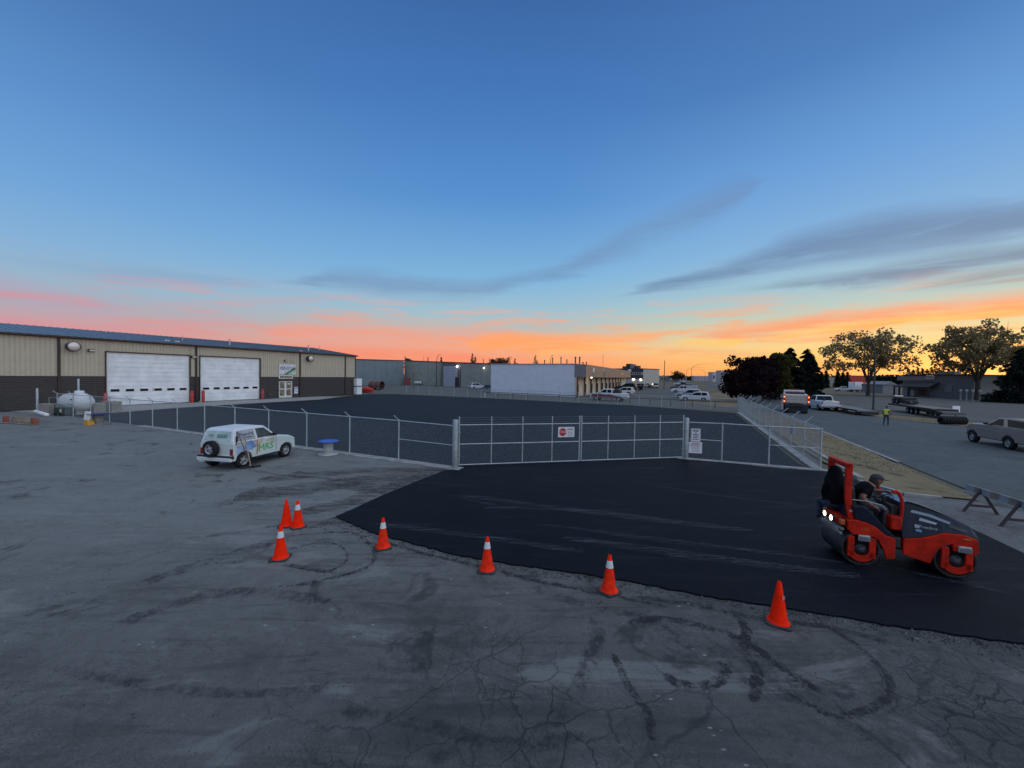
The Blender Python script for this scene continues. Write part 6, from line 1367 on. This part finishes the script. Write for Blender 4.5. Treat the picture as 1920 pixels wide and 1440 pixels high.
lm_grn = leafmat('olive_leaves', (.03, .035, .012), (.09, .085, .03)); lm_spr = leafmat('spruce_needles', (.008, .014, .013), (.024, .034, .028), .15); lm_far = leafmat('far_leaves', (.04, .03, .02), (.09, .065, .035))
m_bark = M('bark', (.06, .048, .038), .9, 0, .3, 3)
def leaves(parent, C, n, size, mat, flat_=.0, seed=0, name='crown', aspect=.7):
    """C: array of cluster centres with radii (x, y, z, r)"""
    r = np.random.default_rng(seed); C = np.array(C); k = r.choice(len(C), n, p=C[:, 3]**2.2/np.sum(C[:, 3]**2.2))
    u = r.normal(size=(n, 3)); u /= np.linalg.norm(u, axis=1)[:, None]; rad = r.random(n)**.45
    p = C[k, :3] + u*(C[k, 3]*rad)[:, None]*np.array([1, 1, .8])
    a = r.normal(size=(n, 3)); a /= np.linalg.norm(a, axis=1)[:, None]; b = np.cross(a, r.normal(size=(n, 3))); b /= np.linalg.norm(b, axis=1)[:, None]
    if flat_: a[:, 2] *= (1-flat_); b[:, 2] *= (1-flat_)
    s = size*r.uniform(.55, 1.3, n)[:, None]; V = np.stack([p-a*s, p+b*s*aspect, p+a*s, p-b*s*aspect], 1).reshape(-1, 3)
    F = np.arange(n*4).reshape(-1, 4); me = bpy.data.meshes.new(name); me.from_pydata(V.tolist(), [], F.tolist()); me.materials.append(mat)
    o = bpy.data.objects.new(name, me); COL.objects.link(o); o.parent = parent; return o
def low_clusters(C, H, W, r, n):
    for k in range(n):
        an = r.uniform(0, 6.28); rr_ = W*.42*r.random()**.5; C.append((math.cos(an)*rr_, math.sin(an)*rr_, H*r.uniform(.14, .5), W*.13*r.uniform(.6, 1)))
def broadleaf(px, pb, pt, wpx, lab, mat, n=9000, leaf=.28, seed=0, split=.28, spread=1.0, dense=1.0, name='autumn_tree', trunk=.3, lean=0, nl=7, cr=.16, drop=0, lobes=0):
    q = P(px, pb); H = zat(px, pt, q); W = (P(px + wpx/2, pb) - P(px - wpx/2, pb)).length * q.y / math.hypot(q.x, q.y); r = random.Random(seed)
    t = thing(name, lab, 'tree', q); mb = MB(); C = []
    z0 = H*split; mb.tube([(0, 0, -.1), (.1, 0, z0*.5), (lean, 0, z0)], [trunk*1.25, trunk, trunk*.85], 9)
    for k in range(nl):
        an = 2*math.pi*k/nl + r.uniform(-.4, .4); el_ = r.uniform(.1, 1.0); out = W/2*(1-.55*el_**2)*r.uniform(.75, 1.0)*spread; top = H*(.42 + .50*el_) - drop*out*.1
        p0 = Vector((lean, 0, z0*r.uniform(.85, 1.05))); p3 = Vector((math.cos(an)*out, math.sin(an)*out*.8, top)); p1 = p0.lerp(p3, .35) + Vector((0, 0, H*.06)); p2 = p0.lerp(p3, .7) + Vector((r.uniform(-.5, .5), 0, H*.03))
        mb.tube([p0, p1, p2, p3], [trunk*.5, trunk*.33, trunk*.18, trunk*.05], 6)
        for j in range(7):
            f = r.uniform(.30, 1); b0_ = p0.lerp(p3, f) + Vector((0, 0, H*.04*math.sin(f*3))); dv_ = Vector((r.uniform(-1, 1), r.uniform(-1, 1), r.uniform(-.35, 1))).normalized()*W*r.uniform(.08, .2)
            e_ = b0_ + dv_; e_.z = min(e_.z, H*.97); mb.tube([b0_, b0_.lerp(e_, .5) + Vector((0, 0, .2)), e_], [trunk*.14, trunk*.09, trunk*.03], 4)
            C.append((*e_, W*cr*r.uniform(.45, 1.0))); C.append((*b0_.lerp(e_, .5), W*cr*r.uniform(.35, .7)))
    for k in range(int(10*dense)):
        an = r.uniform(0, 6.28); rr_ = W*.3*r.random(); C.append((math.cos(an)*rr_, math.sin(an)*rr_, H*r.uniform(.55, .93), W*cr*r.uniform(.5, .9)))
    if lobes:
        C = [c for c in C if r.random() < .45]
        for k in range(lobes):
            an = r.uniform(0, 6.283); ph = math.asin(r.uniform(-.75, 1)); q_ = r.uniform(.55, 1.0); C.append((math.cos(an)*math.cos(ph)**.8*W*.42*q_ + lean, math.sin(an)*math.cos(ph)**.8*W*.42*q_, H*.62 + math.sin(ph)*H*.36*q_, W*r.uniform(.035, .085)))
    if dense > 2.2: low_clusters(C, H, W, r, 26)
    mb.build('trunk', m_bark, t, fixn=False); leaves(t, C, n, leaf, mat, seed=seed); return t
def spruce(px, pb, pt, wpx, lab, n=9000, mat=None, seed=0, name='spruce_tree', leaf=.3, base=.06):
    q = P(px, pb); H = zat(px, pt, q); W = (P(px + wpx/2, pb) - P(px - wpx/2, pb)).length * q.y / math.hypot(q.x, q.y); r = np.random.default_rng(seed); t = thing(name, lab, 'tree', q)
    mb = MB().tube([(0, 0, 0), (0, 0, H*.97)], [H*.02+.06, .03], 7); nb_ = 120; P_ = []; N_ = []
    V = []; F = []
    for k in range(nb_):
        f = base + (1-base)*(k/nb_)**.85; z = H*f; L_ = W/2*(1-f)**.75*r.uniform(.8, 1.1) + .12; an = r.uniform(0, 6.283); d = np.array([math.cos(an), math.sin(an), 0.])
        m_ = max(6, int(n/nb_*(L_/(W*.28)))); s_ = r.random(m_)**.7; p = d*(L_*s_)[:, None]; p[:, 2] = z - L_*.28*s_**1.2 + L_*.12*s_**4
        side = np.array([-d[1], d[0], 0]); w_ = (1-s_*.75)*L_*.30; p += side*(r.uniform(-1, 1, m_)*w_)[:, None]; p[:, 2] += r.normal(0, .05*L_, m_) - abs(r.normal(0, .06, m_))*L_
        dd = d*.6 + side*r.uniform(-.8, .8, m_)[:, None] + np.array([0, 0, -.35]); dd /= np.linalg.norm(dd, axis=1)[:, None]; bb = np.cross(dd, r.normal(size=(m_, 3))); bb /= np.linalg.norm(bb, axis=1)[:, None]
        sz = leaf*r.uniform(.6, 1.3, m_)[:, None]; v = np.stack([p-dd*sz*.5, p+bb*sz*.22, p+dd*sz, p-bb*sz*.22], 1).reshape(-1, 3); o_ = len(V); V += v.tolist(); F += [[o_+4*i, o_+4*i+1, o_+4*i+2, o_+4*i+3] for i in range(m_)]
    mb.build('trunk', m_bark, t, fixn=False); me = bpy.data.meshes.new('crown'); me.from_pydata(V, [], F); me.materials.append(mat or lm_spr); o = bpy.data.objects.new('crown', me); COL.objects.link(o); o.parent = t; return t
broadleaf(1627, 742, 622, 160, 'autumn tree with thinning yellow brown leaves behind the tall street lamp', lm_aut, 6800, .33, 5, .20, nl=9, cr=.08, trunk=.42, dense=.2, lobes=95, spread=.72)
broadleaf(1832, 750, 600, 172, 'broad autumn tree at right with the bright sky showing through its crown', lm_aut, 8200, .33, 8, .22, nl=11, cr=.08, trunk=.5, dense=.2, spread=.7, lobes=110)
broadleaf(1928, 752, 650, 90, 'yellowing tree cut off by the right edge behind the dark spruce', lm_aut, 2600, .34, 9, .2, nl=7, cr=.1, dense=.2, lobes=30)
broadleaf(1400, 754, 669, 82, 'dark purple leaved tree at the near end of the tree row beside the street', lm_pur, 20000, .24, 12, .04, nl=11, cr=.20, dense=3.4, name='purple_leaved_tree', trunk=.2, drop=2)
broadleaf(1430, 752, 667, 56, 'second purple leaved tree, right of and behind the first', lm_pur, 12000, .24, 13, .05, nl=9, cr=.21, dense=2.5, name='purple_leaved_tree', trunk=.2, drop=2)
broadleaf(1457, 750, 660, 54, 'olive green tree between the purple trees and the spruces', lm_grn, 14000, .28, 14, .06, nl=9, cr=.20, dense=2.8, name='green_tree', trunk=.25)
spruce(1479, 749, 652, 72, 'left one of the two tall dark spruces beside the street', 26000, seed=3, leaf=.5)
spruce(1511, 746, 654, 68, 'right one of the two tall dark spruces beside the street', 26000, seed=4, leaf=.55)
spruce(1912, 756, 652, 110, 'big dark spruce at the right edge of the picture', 20000, seed=5, leaf=.42)
# shrubs / hedge
def hedge(label, L_, n, size, mat, name='hedge', seed=1, cat='hedge'):
    a = P(*L_[0]); t = tag(bpy.data.objects.new(name, None), label, cat); COL.objects.link(t); t.location = a; C = []
    r = random.Random(seed)
    for (x0, y0, h0) in L_: q = P(x0, y0); C.append((q.x-a.x, q.y-a.y, zat(x0, h0, q)*.5, zat(x0, h0, q)*.55))
    for k, c in enumerate(C): MB().tube([(c[0], c[1], 0), (c[0]+.1, c[1], c[2])], [.1, .05], 5).build('stem', m_bark, t)
    leaves(t, C, n, size, mat, seed=seed, name='foliage')
hedge('dark green hedge in front of the low grey building', [(x, 748.5, 733) for x in range(1762, 1862, 5)], 9000, .3, lm_spr)
hedge('dark evergreen shrubs under the big autumn tree', [(x, 753, 739) for x in range(1862, 1905, 6)], 4000, .3, lm_spr, seed=2)
hedge('dry yellow shrub below the tall autumn tree', [(1641, 741, 722), (1648, 741, 722)], 1200, .3, lm_aut, 'shrub', 3, 'shrub')
# low bushes seen on the skyline behind the roofs
sk = [(885, 724, 662, 11, 's', 'pointed conifer, taller one of the pair over the grey warehouse roof'), (890.5, 724, 668, 10, 's', 'smaller conifer right of the taller one over the grey warehouse roof'), (826.5, 722, 669, 7, 's', 'small conifer over the loading bay roof'), (965, 724, 672, 9, 's', 'small conifer over the left part of the white building'), (1003.5, 726, 665.5, 13, 's', 'dark conifer over the middle of the white building'),
      (925, 724, 671, 20, 'b', 'left half of the low round tree over the white building'), (943, 724, 670, 24, 'b', 'right half of the low round tree over the white building'), (768, 722, 671, 18, 'b', 'low bushy tree top over the corner of the grey warehouse'), (1269, 716, 697, 14, 'b', 'bare round tree in the distance left of the street lamps')]
for i, (px, pb, pt, w, k, lab) in enumerate(sk):
    far_ = 0
    if k == 's': spruce(px, 712 if px < 1100 else pb, pt, w, lab, 2500, mat=lm_far if i < 2 else lm_grn, seed=20+i, leaf=.7, base=.02)
    else: broadleaf(px, 712 if px < 1100 else pb, pt, w, lab, lm_far, 2500, .55, 30+i, .1, nl=6, cr=.2, dense=2, name='distant_tree')
# row of conifers on the skyline at the right
cx_ = [(1539, 697), (1548, 695), (1570, 696), (1580, 698), (1588, 697), (1702, 690), (1711, 693), (1719, 688), (1728, 690), (1737, 692), (1745, 688), (1752, 682), (1760, 689), (1767, 688), (1778, 692), (1786, 690), (1796, 693), (1806, 691), (1816, 694)]
for i, (px, pt) in enumerate(cx_):
    lab = 'conifer on the skyline, number %d from the left in the row seen between the big trees' % (i+1)
    nm = ['first', 'second', 'third', 'fourth', 'fifth']
    lab = (nm[i] + ' from the left of the small conifers on the skyline left of the red wall') if i < 5 else (['1st', '2nd', '3rd', '4th', '5th', '6th', '7th', '8th', '9th', '10th', '11th', '12th', '13th', '14th'][i-5] + ' from the left in the conifer row over the dark porch roof')
    t = spruce(px, 727, pt, 11 if i > 4 else 8, lab, 1400, mat=lm_spr, seed=50+i, leaf=.9, base=.0); t['group'] = 'small conifers on the skyline'
# far wood as one mass at the horizon
def wood(pts, n, size, seed, label, mat=lm_far):
    C = []
    for (x, yb, yt) in pts: q = P(x, yb); h = zat(x, yt, q); C.append((q.x, q.y, h*.5, h*.55))
    t = leaves(None, C, n, size, mat, seed=seed, name='distant_wood'); tag(t, label, 'wood', kind='stuff')
wood([(x, 716 + (x-1302)*.0166 if 0 else 713.2 + (x-1302)*.0166, 706.5 + (x-1302)*.0166 - 1.4*math.sin(x*.7)) for x in range(1212, 1375, 3)], 9000, 2.6, 70, 'low wooded skyline beyond the street and lamps')
wood([(x, 719 + (x-1600)*.0166, 703 + (x-1600)*.0166 + 2*math.sin(x)) for x in range(1520, 1600, 4)], 2500, 1.6, 71, 'low tree line behind the pale building and the red wall')
wood([(x, 727 + (x-1700)*.0166, 703 + (x-1700)*.0166 + 2*math.sin(x)) for x in range(1640, 1930, 6)], 9000, .9, 72, 'dense dark tree mass behind the low grey building', lm_spr)
